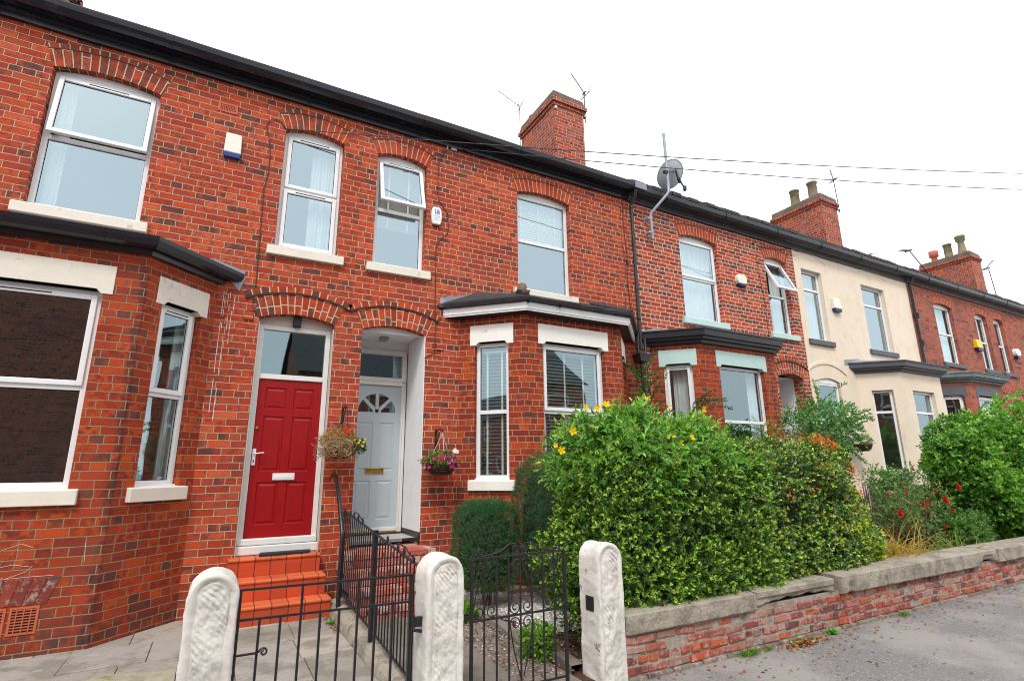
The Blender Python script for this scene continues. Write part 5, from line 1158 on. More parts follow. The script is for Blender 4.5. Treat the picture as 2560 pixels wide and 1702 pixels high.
m_ = MB(); m_.box(7.0, 7.18, 1.86, 1.94, 10.10, 10.13); m_.box(7.0, 7.18, 1.86, 1.94, 10.22, 10.25); m_.box(7.0, 7.02, 1.82, 1.98, 10.05, 10.3); m_.build('bracket', 'galv', A1)
aerial([(5.93, 3.0, 9.0), (5.92, 3.0, 10.74)], [(5.94, 3.0, 10.73), (5.26, 2.9, 10.88)], 'thin television aerial rising behind the gutter left of the nearest tall chimney', el=.07, r=.009, adir=(.3, 1, .5))
A3 = aerial([(17.95, 1.9, 10.05), (17.88, 1.9, 11.34)], [(17.90, 1.9, 11.30), (17.58, 1.8, 11.58)], 'television aerial clamped beside the chimney with two straight pots', el=.12, adir=(.5, 1, .3))
m_ = MB(); m_.box(17.5, 17.95, 1.88, 1.92, 10.35, 10.38); m_.box(17.5, 17.95, 1.88, 1.92, 10.15, 10.18); m_.build('bracket', 'alum', A3)
aerial([(26.6, 3.0, 9.4), (24.92, 3.0, 10.50)], [(24.95, 3.0, 10.48), (24.2, 3.0, 10.36)], 'leaning aerial on a long slanting mast left of the three pot chimney', n=7, el=.12, refl=False, r=.02)
aerial([(31.2, 2.5, 9.0), (30.97, 2.5, 10.55)], [(30.5, 2.5, 10.42), (31.75, 2.5, 11.15)], 'aerial on a thin mast right of the three pot chimney', n=8, el=.14, refl=False, r=.018)
aerial([(21.76, 3.0, 9.2), (21.76, 3.0, 9.70)], [(21.5, 3.0, 9.62), (22.05, 3.0, 9.80)], 'small aerial just showing over the cream house roof edge', n=5, el=.12, refl=False)
aerial([(-2.93, 2.6, 8.5), (-2.90, 2.6, 9.6)], [(-2.95, 2.6, 9.25), (-2.80, 2.5, 9.32)], 'aerial stub beside the chimney at the top left corner', n=4, el=.1, refl=True)
for i, (a, b, lab) in enumerate((((.36, -.01, 6.34), (14.6, -3.60, 7.70), 'upper overhead phone wire crossing from the narrow upstairs window to the right edge'), ((2.93, -.02, 6.82), (14.6, -3.52, 7.36), 'lower overhead phone wire starting at the bracket right of the open window'))):
    a, b = Vector(a), Vector(b); m_ = MB(); m_.tube([a.lerp(b, k/30)-Vector((0, 0, .10*4*(k/30)*(1-k/30))) for k in range(31)], .0075, 5); m_.build('overhead_wire', 'wire', label=lab, category='wire', group='overhead wires')
m_ = MB(); m_.tube([(.36, -.012, 6.34), (.30, -.012, 6.42), (.23, -.012, 6.445), (.14, -.012, 6.40), (.115, -.012, 6.30), (.17, -.012, 6.1), (.20, -.012, 5.85), (.20, -.012, 5.60), (.165, -.012, 5.35), (.18, -.012, 4.9), (.19, -.012, 4.4), (.20, -.012, 4.0), (.19, -.012, 3.68), (.24, -.008, 3.59)], .006, 5); m_.build('wall_cable', 'cable', hA)
m_ = MB(); m_.tube([(2.82, -.03, 6.79), (2.74, -.012, 6.68), (2.66, -.012, 6.5), (2.655, -.012, 6.0), (2.66, -.012, 5.82), (2.74, -.012, 5.73), (2.83, -.012, 5.60), (2.85, -.012, 5.42), (2.83, -.012, 5.26), (2.70, -.012, 5.12), (2.65, -.012, 5.0), (2.655, -.012, 4.4), (2.66, -.012, 3.95), (2.665, -.045, 3.8), (2.665, -.012, 3.3), (2.60, -.012, 3.27), (2.52, .0, 3.22)], .006, 5); m_.build('wall_cable', 'cable', hB)
m_ = MB(); m_.box(2.86, 2.96, -.04, 0, 6.76, 6.85); m_.tube([(2.80, -.03, 6.84), (2.78, -.05, 6.72)], .016, 6); m_.build('wire_bracket', 'galv', hB, bevel=.004)

# ================================================================ PLANTS
GR = [(.055, .13, .022), (.075, .17, .028), (.040, .095, .022), (.11, .22, .035)]
DK = [(.022, .060, .018), (.035, .085, .022), (.05, .12, .025), (.018, .045, .02)]
def shrub(name, label, cat, blobs, base, leafname='foliage', group=None, twn=40, mat='leaf', k=7, spread=.9, along=.06, L=.045, Wd=.010, cols=GR, wts=(4, 3, 3, 2), tip=None, tipp=.3, up=.35, jitter=.35, core=True, loc=None):
    t_ = thing(name, loc or base[0], label, cat, group); outp = []
    for (c, h, n, kw) in blobs:
        P, N = superell(n, c, h, **kw); D = N+np.array([0, 0, up])+rng.normal(0, jitter, P.shape); outp.append(shoots(P, D, k, spread, along, L, Wd, cols, wts, tip, tipp))
        if core:   # inner, older leaves deep in the plant
            P, N = superell(int(n*.35), c, np.array(h)*.78, **{**kw, 'inset': .1}); outp.append(shoots(P, N+rng.normal(0, .7, P.shape), k, 1.1, along*1.3, L*1.15, Wd*1.15, cols, wts))
    a = [np.concatenate([o[i] for o in outp]) for i in range(6)]
    leaves(leafname, *a, mat, t_)
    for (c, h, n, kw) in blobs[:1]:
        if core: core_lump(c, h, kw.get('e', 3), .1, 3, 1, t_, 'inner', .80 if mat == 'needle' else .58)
    if twn:
        for (c, h, n, kw) in blobs[:1]: twigs('branches', c, [q*.85 for q in h], twn, t_, base)
    return t_
def flower(parent, p, r, colr, n=5, d=(0, -1, .3), cup=.25, mat='petal', name='flower', centre=None):
    d = Vector(d).normalized(); x = d.cross(Vector((.3, .1, 1))).normalized(); y = d.cross(x); p = Vector(p); m_ = MB()
    for k in range(n):
        a = 2*math.pi*k/n+.3; u = x*math.cos(a)+y*math.sin(a); s_ = x*-math.sin(a)+y*math.cos(a)
        q = lambda t, w_: p+u*r*t+s_*r*w_+d*r*cup*t*t
        c_ = tuple(v*random.uniform(.88, 1.1) for v in colr); m_.add([p, q(.5, .34), q(.95, .30), q(1.05, 0), q(.95, -.30), q(.5, -.34)], [(0, 1, 2, 3, 4, 5)], tint=c_)
    if centre: m_.lathe(p, [(r*.22, 0), (r*.2, r*.1), (0, r*.2)], 8, tint=centre)
    return m_.build(name, mat, parent)
M_['inner'] = plain('inner_shade_tone', (.022, .036, .014), .9, .5, scale=22, bump=.03, bs=18)  # shade deep in the plant, put into the lump's colour
# clipped yews
NE = dict(mat='needle', k=9, spread=.75, along=.045, L=.022, Wd=.0028, cols=[(.045, .15, .060), (.065, .20, .070), (.032, .10, .05), (.09, .25, .07)], wts=(4, 3, 3, 1), up=.5, jitter=.3)
shrub('clipped_yew', 'squat clipped dark green yew with a flat mossy top, in front of the bay', 'yew', [((2.93, -1.22, .74), (.355, .33, .49), 5200, dict(e=3.6, lump=.035, lf=5, inset=.035, seed=3)), ((2.93, -1.22, 1.18), (.30, .28, .03), 800, dict(e=2.6, lump=.02, lf=5, inset=.02, seed=4))], [(2.93, -1.2, .04), (2.98, -1.22, .04)], tip=[(0.122, 0.195, 0.048), (0.163, 0.212, 0.048)], tipp=.16, twn=5, **NE)
shrub('clipped_yew', 'tall clipped dark green yew rising between the bay and the flowering hedge', 'yew', [((3.78, -1.45, .98), (.48, .45, .84), 8200, dict(e=2.7, lump=.05, lf=4, inset=.04, seed=8))], [(3.78, -1.45, .04), (3.85, -1.45, .04)], tip=[(0.081, 0.163, 0.048), (0.195, 0.114, 0.048)], tipp=.12, twn=5, **NE)
# the big hedge: small leaved privet-like base, hypericum over it, glossy pyracantha, golden shrub
shrub('small_leaved_hedge', 'dense yellow green small leaved hedge behind the flaking gatepost', 'hedge', [
    ((4.12, -3.06, 1.04), (1.14, .52, .74), 7600, dict(e=6, lump=.09, lf=2.4, inset=.13, seed=1)), ((4.3, -3.40, .62), (1.0, .22, .26), 1300, dict(e=2.6, lump=.10, lf=3, inset=.06, seed=2)), ((3.4, -3.15, .55), (.5, .32, .45), 700, dict(e=2.6, lump=.12, lf=3, inset=.08, seed=12)), ((2.98, -2.9, .70), (.20, .28, .48), 600, dict(e=2.6, lump=.12, lf=3, inset=.06, seed=14))],
    [(3.0, -3.05, .04), (3.6, -3.1, .04), (4.2, -3.05, .04), (4.8, -3.1, .04)], k=8, L=.040, Wd=.0085, along=.045, spread=1.15, cols=[(0.058, 0.150, 0.017), (0.094, 0.213, 0.023), (0.038, 0.094, 0.015), (0.145, 0.300, 0.029)], wts=(4, 4, 4, 2), tip=[(0.408, 0.713, 0.067), (0.494, 0.736, 0.076), (0.343, 0.633, 0.057), (0.451, 0.483, 0.095)], tipp=.6, twn=70)
HY = shrub('hypericum_bush', 'arching green hypericum bush with yellow cup flowers on top of the hedge', 'shrub', [
    ((4.02, -2.90, 1.66), (.96, .52, .42), 1500, dict(e=2.6, lump=.20, lf=2.0, inset=.14, seed=5)), ((3.55, -3.1, 1.52), (.46, .38, .34), 340, dict(e=2.2, lump=.18, lf=3, inset=.1, seed=6)), ((4.72, -3.12, 1.58), (.48, .36, .26), 320, dict(e=2.2, lump=.18, lf=3, inset=.1, seed=7))],
    [(3.5, -2.9, .04), (3.9, -2.9, .04), (4.3, -2.95, .04)], k=10, L=.088, Wd=.015, along=.20, spread=1.15, cols=[(0.123, 0.312, 0.047), (0.174, 0.400, 0.058), (0.065, 0.188, 0.040), (0.232, 0.475, 0.063)], wts=(4, 4, 3, 3), tip=[(0.279, 0.575, 0.067), (0.343, 0.621, 0.076), (0.365, 0.368, 0.113)], tipp=.35, up=-.05, jitter=.5, twn=40)
Pk = []
for (px_, py_) in [(330, 295), (410, 148), (483, 155), (540, 128), (795, 95), (930, 140), (1150, 158), (1075, 335), (1008, 368), (222, 385), (258, 415), (925, 330), (965, 328)]:
    sx, sy = 1300+px_*940/2359, 960+py_*940/2359; rd = Fw*1321.5+Rr*(sx-1280)-Uu*(sy-851); yy = -3.56 if py_ > 250 else (-3.42 if py_ > 120 else -3.2); tt = (yy+7.3)/rd.y; Pk.append(Vector((0, -7.3, 1.62))+rd*tt)
for i, p in enumerate(Pk):
    big = i not in (9, 11, 12); flower(HY, p, .035 if big else .022, (.86, .62, .01), 5, d=(random.uniform(-.6, .4), -1, random.uniform(-.1, .9)), centre=(.66, .36, .01), cup=.45)
# sprays that arch out of the hedge
def spray(parent, starts, L0, n, cols, wts, k=16, L=.05, Wd=.011, sag=.5, mat='leaf', r=.004, dirs=None, tip=None):
    allP, tw = [], MB()
    for i in range(n):
        s_ = Vector(starts[i % len(starts)])+Vector(rng.normal(0, .05, 3)); d = Vector(dirs[i % len(dirs)] if dirs else (rng.normal(0, .6), -.5, .7)).normalized(); d = (d+Vector(rng.normal(0, .22, 3))).normalized(); pts = [s_]
        for q in range(8): d = (d+Vector((0, 0, -sag*.14))).normalized(); pts.append(pts[-1]+d*L0/8*random.uniform(.8, 1.2))
        tw.tube(pts, [r*(1-.1*j) for j in range(9)], 4)
        for j in range(k*8//8):
            t = 1+7*j/k; a = int(t); p = pts[a].lerp(pts[min(a+1, 8)], t-a); allP.append((p, (pts[min(a+1, 8)]-pts[a]).normalized()))
    tw.build('arching_stem', 'bark', parent)
    P = np.array([p for p, d in allP]); D = np.array([d for p, d in allP]); a = shoots(P, D, 3, 1.0, .02, L, Wd, cols, wts, tip, .3); leaves('arching_leaves', *a, mat, parent)
HC = [(0.123, 0.312, 0.047), (0.174, 0.400, 0.058), (0.232, 0.475, 0.063)]
spray(HY, [(3.15, -3.1, 1.6), (3.2, -3.2, 1.7), (3.3, -3.35, 1.85), (3.8, -3.4, 1.8), (4.2, -3.4, 1.75), (4.55, -3.3, 1.8), (4.7, -3.1, 1.85)], .42, 30, HC, (3, 3, 1), dirs=[(-.7, -.3, .5), (-.4, -.8, .5), (.2, -.9, .5), (.5, -.8, .2), (-.2, -.9, .3)], sag=1.1, tip=[(0.262, 0.561, 0.069)])
spray(HY, [(3.2, -2.9, 1.92), (3.6, -2.9, 2.0), (4.0, -2.9, 1.96), (4.4, -2.9, 1.85)], .30, 16, HC, (3, 3, 1), dirs=[(-.2, -.2, 1), (.2, -.2, 1)], sag=.3, tip=[(0.262, 0.561, 0.069)])
PY = shrub('pyracantha_hedge', 'glossy dark hedge with clusters of small orange berries along its top', 'hedge', [
    ((5.82, -3.0, 1.10), (1.22, .46, .80), 6200, dict(e=6, lump=.08, lf=2.2, inset=.12, seed=21)), ((5.2, -3.30, .68), (.7, .22, .3), 900, dict(e=2.6, lump=.1, lf=3, inset=.05, seed=22)), ((6.3, -3.32, .70), (.70, .20, .28), 1000, dict(e=2.6, lump=.08, lf=3, inset=.05, seed=23))],
    [(5.2, -3.05, .04), (5.9, -3.1, .04), (6.5, -3.05, .04)], mat='leaf_gloss', k=8, L=.038, Wd=.0105, along=.035, spread=1.2, cols=[(0.051, 0.138, 0.019), (0.080, 0.200, 0.025), (0.032, 0.075, 0.017), (0.145, 0.300, 0.032)], wts=(4, 4, 3, 3), tip=[(0.429, 0.667, 0.057), (0.515, 0.690, 0.076), (0.365, 0.598, 0.048), (0.515, 0.345, 0.057)], tipp=.58, twn=60)
spray(PY, [(5.2, -3.0, 1.85), (5.8, -3.05, 1.88), (6.4, -3.05, 1.86), (6.8, -3.1, 1.7), (4.95, -3.3, 1.6), (6.2, -3.4, 1.6)], .26, 26, [(.14, .34, .04), (.30, .46, .06), (.42, .50, .08)], (3, 3, 2), dirs=[(-.1, -.2, 1), (.4, -.3, .8), (.1, -.7, .6)], L=.038, Wd=.010, sag=.5, mat='leaf_gloss', r=.003)
def berries(c, n, s, r=.0075, colr=(.80, .20, .02)):
    m_ = MB()
    for i in range(n):
        p = [c[k]+rng.normal(0, s) for k in range(3)]; q = tuple(v*random.uniform(.75, 1.2) for v in colr); m_.hexa([(p[0]+a*r, p[1]+b*r, p[2]+e*r) for e in (-.8, .8) for a, b in ((-1, -.3), (.3, -1), (1, .3), (-.3, 1))], tint=q)
    m_.build('berry_cluster', 'petal', PY, kind='stuff')
for c, n in (((6.55, -3.36, 1.90), 46), ((6.35, -3.34, 1.94), 50), ((6.75, -3.3, 1.86), 50), ((6.1, -3.3, 1.95), 22), ((5.8, -3.3, 1.95), 14), ((6.95, -3.36, 1.50), 40), ((6.85, -3.4, 1.62), 36), ((7.0, -3.38, 1.32), 26), ((6.2, -3.47, 1.62), 14), ((5.95, -3.48, 1.38), 12), ((5.5, -3.48, 1.30), 8), ((6.9, -3.42, 1.16), 10), ((6.5, -3.48, .95), 6)):
    berries(c, n, .04)
shrub('golden_shrub', 'yellow tipped evergreen shrub at the right end of the hedge', 'shrub', [
    ((7.02, -2.98, 1.02), (.36, .36, .44), 1100, dict(e=2.3, lump=.10, lf=3, inset=.07, seed=31)), ((6.98, -3.12, .66), (.42, .32, .28), 800, dict(e=2.4, lump=.10, lf=3, inset=.07, seed=32))],
    [(6.95, -3.0, .04), (7.05, -3.0, .04)], mat='leaf_gloss', k=9, L=.055, Wd=.010, along=.05, spread=1.05, cols=[(0.116, 0.275, 0.032), (0.203, 0.400, 0.037), (0.072, 0.163, 0.021)], wts=(3, 3, 2), tip=[(.62, .62, .05), (.70, .64, .06), (.50, .56, .05)], tipp=.6, twn=20)
# low bits by the gate
shrub('low_plant', 'small bright green plant at the foot of the gatepost seen through the scrolled gate', 'plant', [((2.60, -2.95, .17), (.13, .14, .10), 150, dict(e=2.2, lump=.05, lf=4, inset=.05, seed=41))], [(2.62, -3.0, .04)], k=6, L=.04, Wd=.012, cols=[(.16, .36, .03), (.22, .44, .04), (.10, .22, .03)], wts=(3, 3, 2), twn=6)
shrub('low_plant', 'small bright green plant left of the squat yew', 'plant', [((2.45, -1.6, .13), (.14, .16, .09), 150, dict(e=2.2, lump=.05, lf=4, inset=.05, seed=42))], [(2.45, -1.6, .04)], k=6, L=.04, Wd=.013, cols=[(.16, .36, .03), (.22, .44, .04), (.10, .22, .03)], wts=(3, 3, 2), twn=6)
# climber on the downpipe and against the teal bay
CL = thing('climbing_rose', (6.55, -.25, .05), 'leafy climber scrambling up the downpipe between the two bays', 'climber')
spray(CL, [(6.5, -.3, 2.3), (6.55, -.25, 2.8), (6.45, -.25, 3.1), (6.6, -.2, 2.5)], .55, 30, [(.05, .13, .03), (.08, .19, .035), (.13, .26, .04)], (3, 3, 2), dirs=[(-.2, -.2, 1), (.3, -.3, .9), (-.4, -.3, .6)], L=.05, Wd=.015, sag=.5)
spray(CL, [(7.0, -.9, 2.55), (7.1, -1.0, 2.65)], .5, 7, [(.04, .11, .03), (.07, .17, .035)], (3, 3), dirs=[(.7, -.4, .8), (.8, -.3, .4)], L=.05, Wd=.015, sag=.7)
m_ = MB()
for k in range(7): m_.tube([(6.5+.03*k, -.3, .05), (6.45+.05*random.random(), -.28, 1.2), (6.5+.1*random.random(), -.22, 2.2), (6.4+.2*random.random(), -.2, 3.2)], [.012, .009, .006, .003], 5)
m_.tube([(6.7, -.6, .05), (6.9, -.9, 1.6), (7.05, -.95, 2.7)], [.014, .01, .006], 5); m_.build('stems', 'bark', CL)
# rose bush by the cream house door
RB = shrub('rose_tree', 'loose airy shrub in front of the porch and the cream house door', 'shrub', [
    ((8.70, -1.95, 2.15), (.62, .5, .50), 850, dict(e=2.0, lump=.28, lf=2.2, inset=.2, seed=51)), ((9.25, -1.9, 2.32), (.48, .4, .28), 230, dict(e=2.0, lump=.3, lf=2.5, inset=.2, seed=52))],
    [(8.65, -1.9, .05), (8.75, -1.95, .05)], k=6, L=.058, Wd=.017, along=.09, spread=1.0, cols=[(0.095, 0.260, 0.083), (0.141, 0.356, 0.095), (0.071, 0.189, 0.071), (0.237, 0.473, 0.141)], wts=(4, 3, 3, 1), tip=[(0.240, 0.420, 0.090)], tipp=.2, jitter=.6, twn=26, core=False)
spray(RB, [(9.25, -1.95, 2.3), (9.45, -1.9, 2.25), (8.85, -1.9, 2.5), (9.05, -2, 2.0)], .6, 16, [(.11, .26, .07), (.17, .34, .09)], (3, 2), dirs=[(.9, -.2, .3), (.7, -.1, .7), (.2, 0, 1), (.8, -.3, -.1)], L=.055, Wd=.017, sag=.6)
# far right hedge
BH = shrub('beech_hedge', 'tall bright green leafy hedge at the right edge of the picture', 'hedge', [
    ((12.9, -2.75, 1.52), (2.0, .62, 1.0), 6400, dict(e=2.6, lump=.34, lf=1.6, inset=.13, seed=61)), ((11.35, -2.85, 1.55), (.50, .5, .60), 1200, dict(e=2.2, lump=.30, lf=2.2, inset=.12, seed=62)), ((13.0, -2.9, .75), (1.4, .42, .4), 1200, dict(e=2.4, lump=.12, lf=2, inset=.06, seed=63))],
    [(11.2, -2.8, .05), (12.1, -2.8, .05), (13.1, -2.8, .05)], k=6, L=.066, Wd=.022, along=.07, spread=1.05, cols=[(0.092, 0.261, 0.034), (0.144, 0.371, 0.043), (0.059, 0.169, 0.034), (0.220, 0.490, 0.051)], wts=(4, 4, 2, 2), tip=[(0.300, 0.570, 0.060)], tipp=.3, up=.2, twn=30)
BC = [(.14, .36, .04), (.20, .44, .05), (.28, .52, .07)]
spray(BH, [(11.0, -3.0, 2.0), (11.4, -3.1, 2.3), (12.0, -3.2, 2.5), (12.7, -3.2, 2.5), (11.1, -3.1, 1.5), (11.2, -3.2, 1.1), (12.2, -3.3, 1.9)], .5, 40, BC, (3, 3, 2), dirs=[(-.6, -.5, .6), (.2, -.4, 1), (-.2, -.7, .7)], L=.066, Wd=.022, sag=.8)
# roses, straps and brushwood in the cream house's garden
RO = shrub('red_rose_bush', 'thin rose bush with red blooms behind the wall, between two hedges', 'rose bush', [
    ((9.45, -2.75, .92), (.95, .35, .40), 800, dict(e=2.0, lump=.2, lf=3, inset=.25, seed=71))], [(8.9, -2.75, .05), (9.4, -2.7, .05), (9.8, -2.75, .05)], k=6, L=.05, Wd=.013, along=.07, cols=[(0.085, 0.203, 0.051), (0.135, 0.288, 0.068), (0.220, 0.236, 0.101)], wts=(3, 3, 2), tip=[(0.330, 0.150, 0.074), (0.300, 0.450, 0.090)], tipp=.25, jitter=.7, twn=34, core=False)
for (zx, zy, r_) in [(1155, 960, .05), (1070, 1045, .058), (775, 1135, .05), (925, 1075, .038), (960, 1055, .03), (862, 845, .024), (900, 1225, .026), (845, 1235, .03), (1080, 1215, .026), (700, 1010, .026), (1010, 985, .03), (820, 985, .022), (1120, 1110, .03), (955, 1100, .02)]:
    sx, sy = 1950+zx*610/1594, 850+zy*610/1594; rd = Fw*1321.5+Rr*(sx-1280)-Uu*(sy-851); tt = (7.3-3.16)/rd.y; p = Vector((0, -7.3, 1.62))+rd*tt
    for q in range(3): pp = p+Vector((rng.normal(0, .004), q*-.008, rng.normal(0, .004))); flower(RO, pp, r_*(1-.25*q), (.55, .012, .018), 6, d=(random.uniform(-.3, .2), -1, .35), cup=.6+.3*q)
def straps(name, label, c, n, L0, cols, spreadx, cat='plant'):
    t_ = thing(name, (c[0], c[1], GZ), label, cat); m_ = MB()
    for i in range(n):
        x, y = c[0]+rng.normal(0, spreadx), c[1]+rng.normal(0, .08); a = rng.uniform(-1.2, 1.2); d = Vector((math.sin(a), rng.uniform(-.5, .3), 1.2)).normalized(); p = Vector((x, y, c[2])); L_ = L0*random.uniform(.6, 1.1); wd_ = .010; rows = []
        cc = tuple(v*random.uniform(.8, 1.2) for v in cols[rng.integers(len(cols))]); s_ = d.cross(Vector((0, 1, 0))).normalized()
        for q in range(8):
            t = q/7; w2 = wd_*(1-t**3); rows.append([p-s_*w2, p+Vector((0, -.003, 0)), p+s_*w2]); d = (d+Vector((d.x*.10, d.y*.05, -.19-.06*abs(a)))).normalized(); p = p+d*L_/7
        m_.loft(rows, tint=cc)
    m_.build('blades', 'leaf', t_); return t_
straps('strap_plant', 'clump of golden brown strap leaves on the coping by the hedge end', (7.95, -3.25, .42), 130, .66, [(.60, .40, .06), (.66, .50, .10), (.34, .38, .06), (.50, .28, .05)], .22)
straps('strap_plant', 'green grassy clump behind the wall below the roses', (9.35, -3.15, .36), 130, .5, [(.26, .36, .06), (.18, .30, .05), (.42, .40, .10)], .32)
m_ = MB(); 
for i in range(420):
    x = 10.0+rng.uniform(0, 3.6); y = -1.85+rng.normal(0, .05); h_ = 1.28+rng.normal(0, .05)-.05*(x-10); m_.tube([(x, y, .05), (x+rng.normal(0, .03), y, h_*.5), (x+rng.normal(0, .05), y+rng.normal(0, .02), h_)], .009, 4, tint=(.25, .22, .2))
for z in (.35, .8, 1.15): m_.tube([(10.0, -1.92, z), (13.6, -1.92, z)], .006, 4)
m_.build('brushwood_screen', 'twig', label='grey brushwood screen in front of the cream bay', category='screen')
shrub('pale_rose_bush', 'small bush with pale pink buds below the cream bay windows', 'rose bush', [((10.2, -2.2, 1.32), (.7, .3, .28), 420, dict(e=2.0, lump=.2, lf=3, inset=.2, seed=75))], [(10.0, -2.2, .05), (10.4, -2.2, .05)], k=5, L=.05, Wd=.017, along=.08, cols=[(0.085, 0.220, 0.051), (0.135, 0.304, 0.068)], wts=(3, 3), tip=[(0.300, 0.450, 0.090)], tipp=.3, jitter=.6, twn=26, core=False)
shrub('edge_shrub', 'low green shrub spilling behind the wall under the tall right hedge', 'shrub', [((10.3, -3.05, .62), (.5, .25, .25), 700, dict(e=2.2, lump=.12, lf=3, inset=.06, seed=76))], [(10.3, -3.0, .05)], k=6, L=.05, Wd=.014, cols=[(0.101, 0.236, 0.051), (0.151, 0.338, 0.059), (0.068, 0.151, 0.034)], wts=(3, 3, 2), twn=10)

# hanging baskets
def bracket(parent, x, z, drop=.35, out_=.30, y0=0.):
    m_ = MB(); m_.box(x-.012, x+.012, y0-.012, y0, z-drop, z+.03); m_.tube([(x, y0-.01, z-.02), (x, y0-out_*.6, z+.03), (x, y0-out_, z-.01)], .009, 6); m_.tube([(x, y0-.01, z-drop+.06), (x, y0-out_*.45, z-.06), (x, y0-out_*.75, z+.0)], .007, 6)
    m_.tube(spiral((x, y0-out_-.0, z-.02), (0, -1, 0), (0, 0, 1), .006, .026, 4.5, 0, 12), .006, 5); return m_.build('wall_bracket', 'iron', parent)
def basket(c, r, h_, parent):
    m_ = MB(); m_.lathe((c[0], c[1], c[2]-h_), [(.02, 0), (r*.5, .015), (r*.8, h_*.35), (r*.95, h_*.7), (r, h_), (r*.9, h_)], 24)
    for k in range(7): z = c[2]-h_+h_*(k+.5)/7; rr = r*(.55+.46*((k+.5)/7)**.6)+.004; m_.tube([(c[0]+rr*math.cos(a), c[1]+rr*math.sin(a), z+.004*math.sin(a*9+k)) for a in (2*math.pi*i/24 for i in range(25))], .006, 5)
    return m_.build('basket', 'wicker', parent)
def chains(c, r, top, parent, mat='rope'):
    m_ = MB()
    for a in (.4, 2.5, 4.6): m_.tube([(c[0]+r*math.cos(a), c[1]+r*math.sin(a), c[2]), top], .004, 5)
    return m_.build('hanging_chain', mat, parent)
H1 = thing('hanging_basket', (1.33, -.3, 1.75), 'withered straw coloured hanging basket with one red bloom, on the pier between the doors', 'hanging basket', 'hanging baskets')
bracket(H1, 1.40, 2.42); basket((1.33, -.3, 1.92), .15, .15, H1); chains((1.33, -.3, 1.92), .14, (1.40, -.3, 2.40), H1, 'alum')
P, N = superell(420, (1.30, -.3, 1.94), (.21, .17, .14), e=2, lump=.06, lf=6, inset=.08, seed=81)
leaves('dried_foliage', *shoots(P, N+rng.normal(0, .8, P.shape), 6, 1.0, .08, .055, .0045, [(.42, .28, .10), (.50, .36, .16), (.30, .20, .08), (.34, .22, .16)], (3, 3, 2, 1)), 'leaf', H1)
m_ = MB()
for k in range(90):
    a = rng.uniform(0, 6.28); r0 = rng.uniform(.12, .2); c0 = Vector((1.30+rng.uniform(-.12, .14), -.34+rng.uniform(-.1, .04), 1.90+rng.uniform(-.05, .05))); m_.tube([c0+Vector((math.cos(a+t)*r0*.5, -.06+.03*math.sin(3*t), math.sin(a+t)*r0*.42)) for t in np.linspace(0, 3, 8)], .0022, 4)
m_.build('dried_stems', 'sand', H1)
P, N = superell(150, (1.55, -.36, 1.93), (.10, .09, .09), e=2, lump=.04, lf=6, inset=.05, seed=82)
leaves('green_foliage', *shoots(P, N+rng.normal(0, .5, P.shape), 6, 1.0, .03, .026, .007, [(.05, .12, .02), (.09, .17, .025), (.03, .07, .02)], (3, 3, 2)), 'leaf', H1)
P, N = superell(60, (1.38, -.34, 2.05), (.13, .1, .10), e=2, lump=.08, lf=6, inset=.05, seed=83)
leaves('loose_foliage', *shoots(P, N+rng.normal(0, .6, P.shape), 5, 1.0, .05, .032, .007, [(.16, .22, .04), (.3, .25, .07)], (3, 3)), 'leaf', H1)
P, N = superell(40, (1.08, -.33, 1.84), (.07, .05, .12), e=2, lump=.08, lf=6, inset=.05, seed=84)
leaves('pale_trailing_flowers', *shoots(P, N+rng.normal(0, .8, P.shape), 4, 1.0, .03, .016, .006, [(.42, .40, .40), (.2, .2, .16), (.3, .26, .3)], (3, 3, 1)), 'petal', H1)
flower(H1, (1.375, -.42, 2.10), .042, (.75, .02, .012), 7); flower(H1, (1.385, -.43, 2.105), .028, (.75, .02, .012), 6)
for p in ((1.49, -.42, 2.0), (1.55, -.45, 1.99), (1.60, -.44, 1.97), (1.53, -.46, 1.96), (1.58, -.46, 1.92), (1.62, -.42, 2.01), (1.47, -.42, 1.985)): flower(H1, p, .017, (.70, .55, .02), 5)
H2 = thing('hanging_basket', (2.70, -.32, 1.6), 'hanging basket of magenta and white petunias on white cords right of the blue door', 'hanging basket', 'hanging baskets')
bracket(H2, 2.72, 2.16, .30, .28); basket((2.70, -.30, 1.70), .21, .15, H2); chains((2.70, -.30, 1.70), .19, (2.72, -.28, 2.12), H2)
P, N = superell(300, (2.68, -.32, 1.74), (.25, .20, .09), e=2, lump=.05, lf=6, inset=.04, seed=85)
leaves('foliage', *shoots(P, N+rng.normal(0, .5, P.shape), 6, 1.0, .04, .036, .012, [(.10, .24, .03), (.18, .34, .035), (.05, .13, .03), (.32, .40, .05)], (3, 3, 3, 2)), 'leaf', H2)
for k in range(26):
    a = rng.uniform(-2.9, .1); p = (2.68+.25*math.cos(a), -.32+.20*math.sin(a)*1.05, 1.73+rng.uniform(-.09, .10)); flower(H2, p, random.uniform(.018, .031), random.choice([(.60, .01, .20), (.66, .015, .26), (.60, .01, .20), (.62, .3, .5), (.48, .01, .12)]), 5, d=(math.cos(a), math.sin(a)-.4, .4))
for p in ((2.84, -.45, 1.88), (2.86, -.46, 1.86), (2.82, -.47, 1.865)): flower(H2, p, .03, (.8, .8, .8), 6)
H3 = thing('hanging_basket', (12.98, -.3, 2.0), 'small dark wicker basket with a green fern on the cream house wall', 'hanging basket', 'hanging baskets')
basket((13.0, -.28, 2.10), .19, .16, H3)
m_ = MB(); m_.box(12.98, 13.02, -.1, 0, 2.06, 2.12); m_.build('wall_bracket', 'iron', H3)
P, N = superell(130, (13.0, -.28, 2.17), (.15, .14, .10), e=2, lump=.08, lf=6, inset=.05, seed=86)
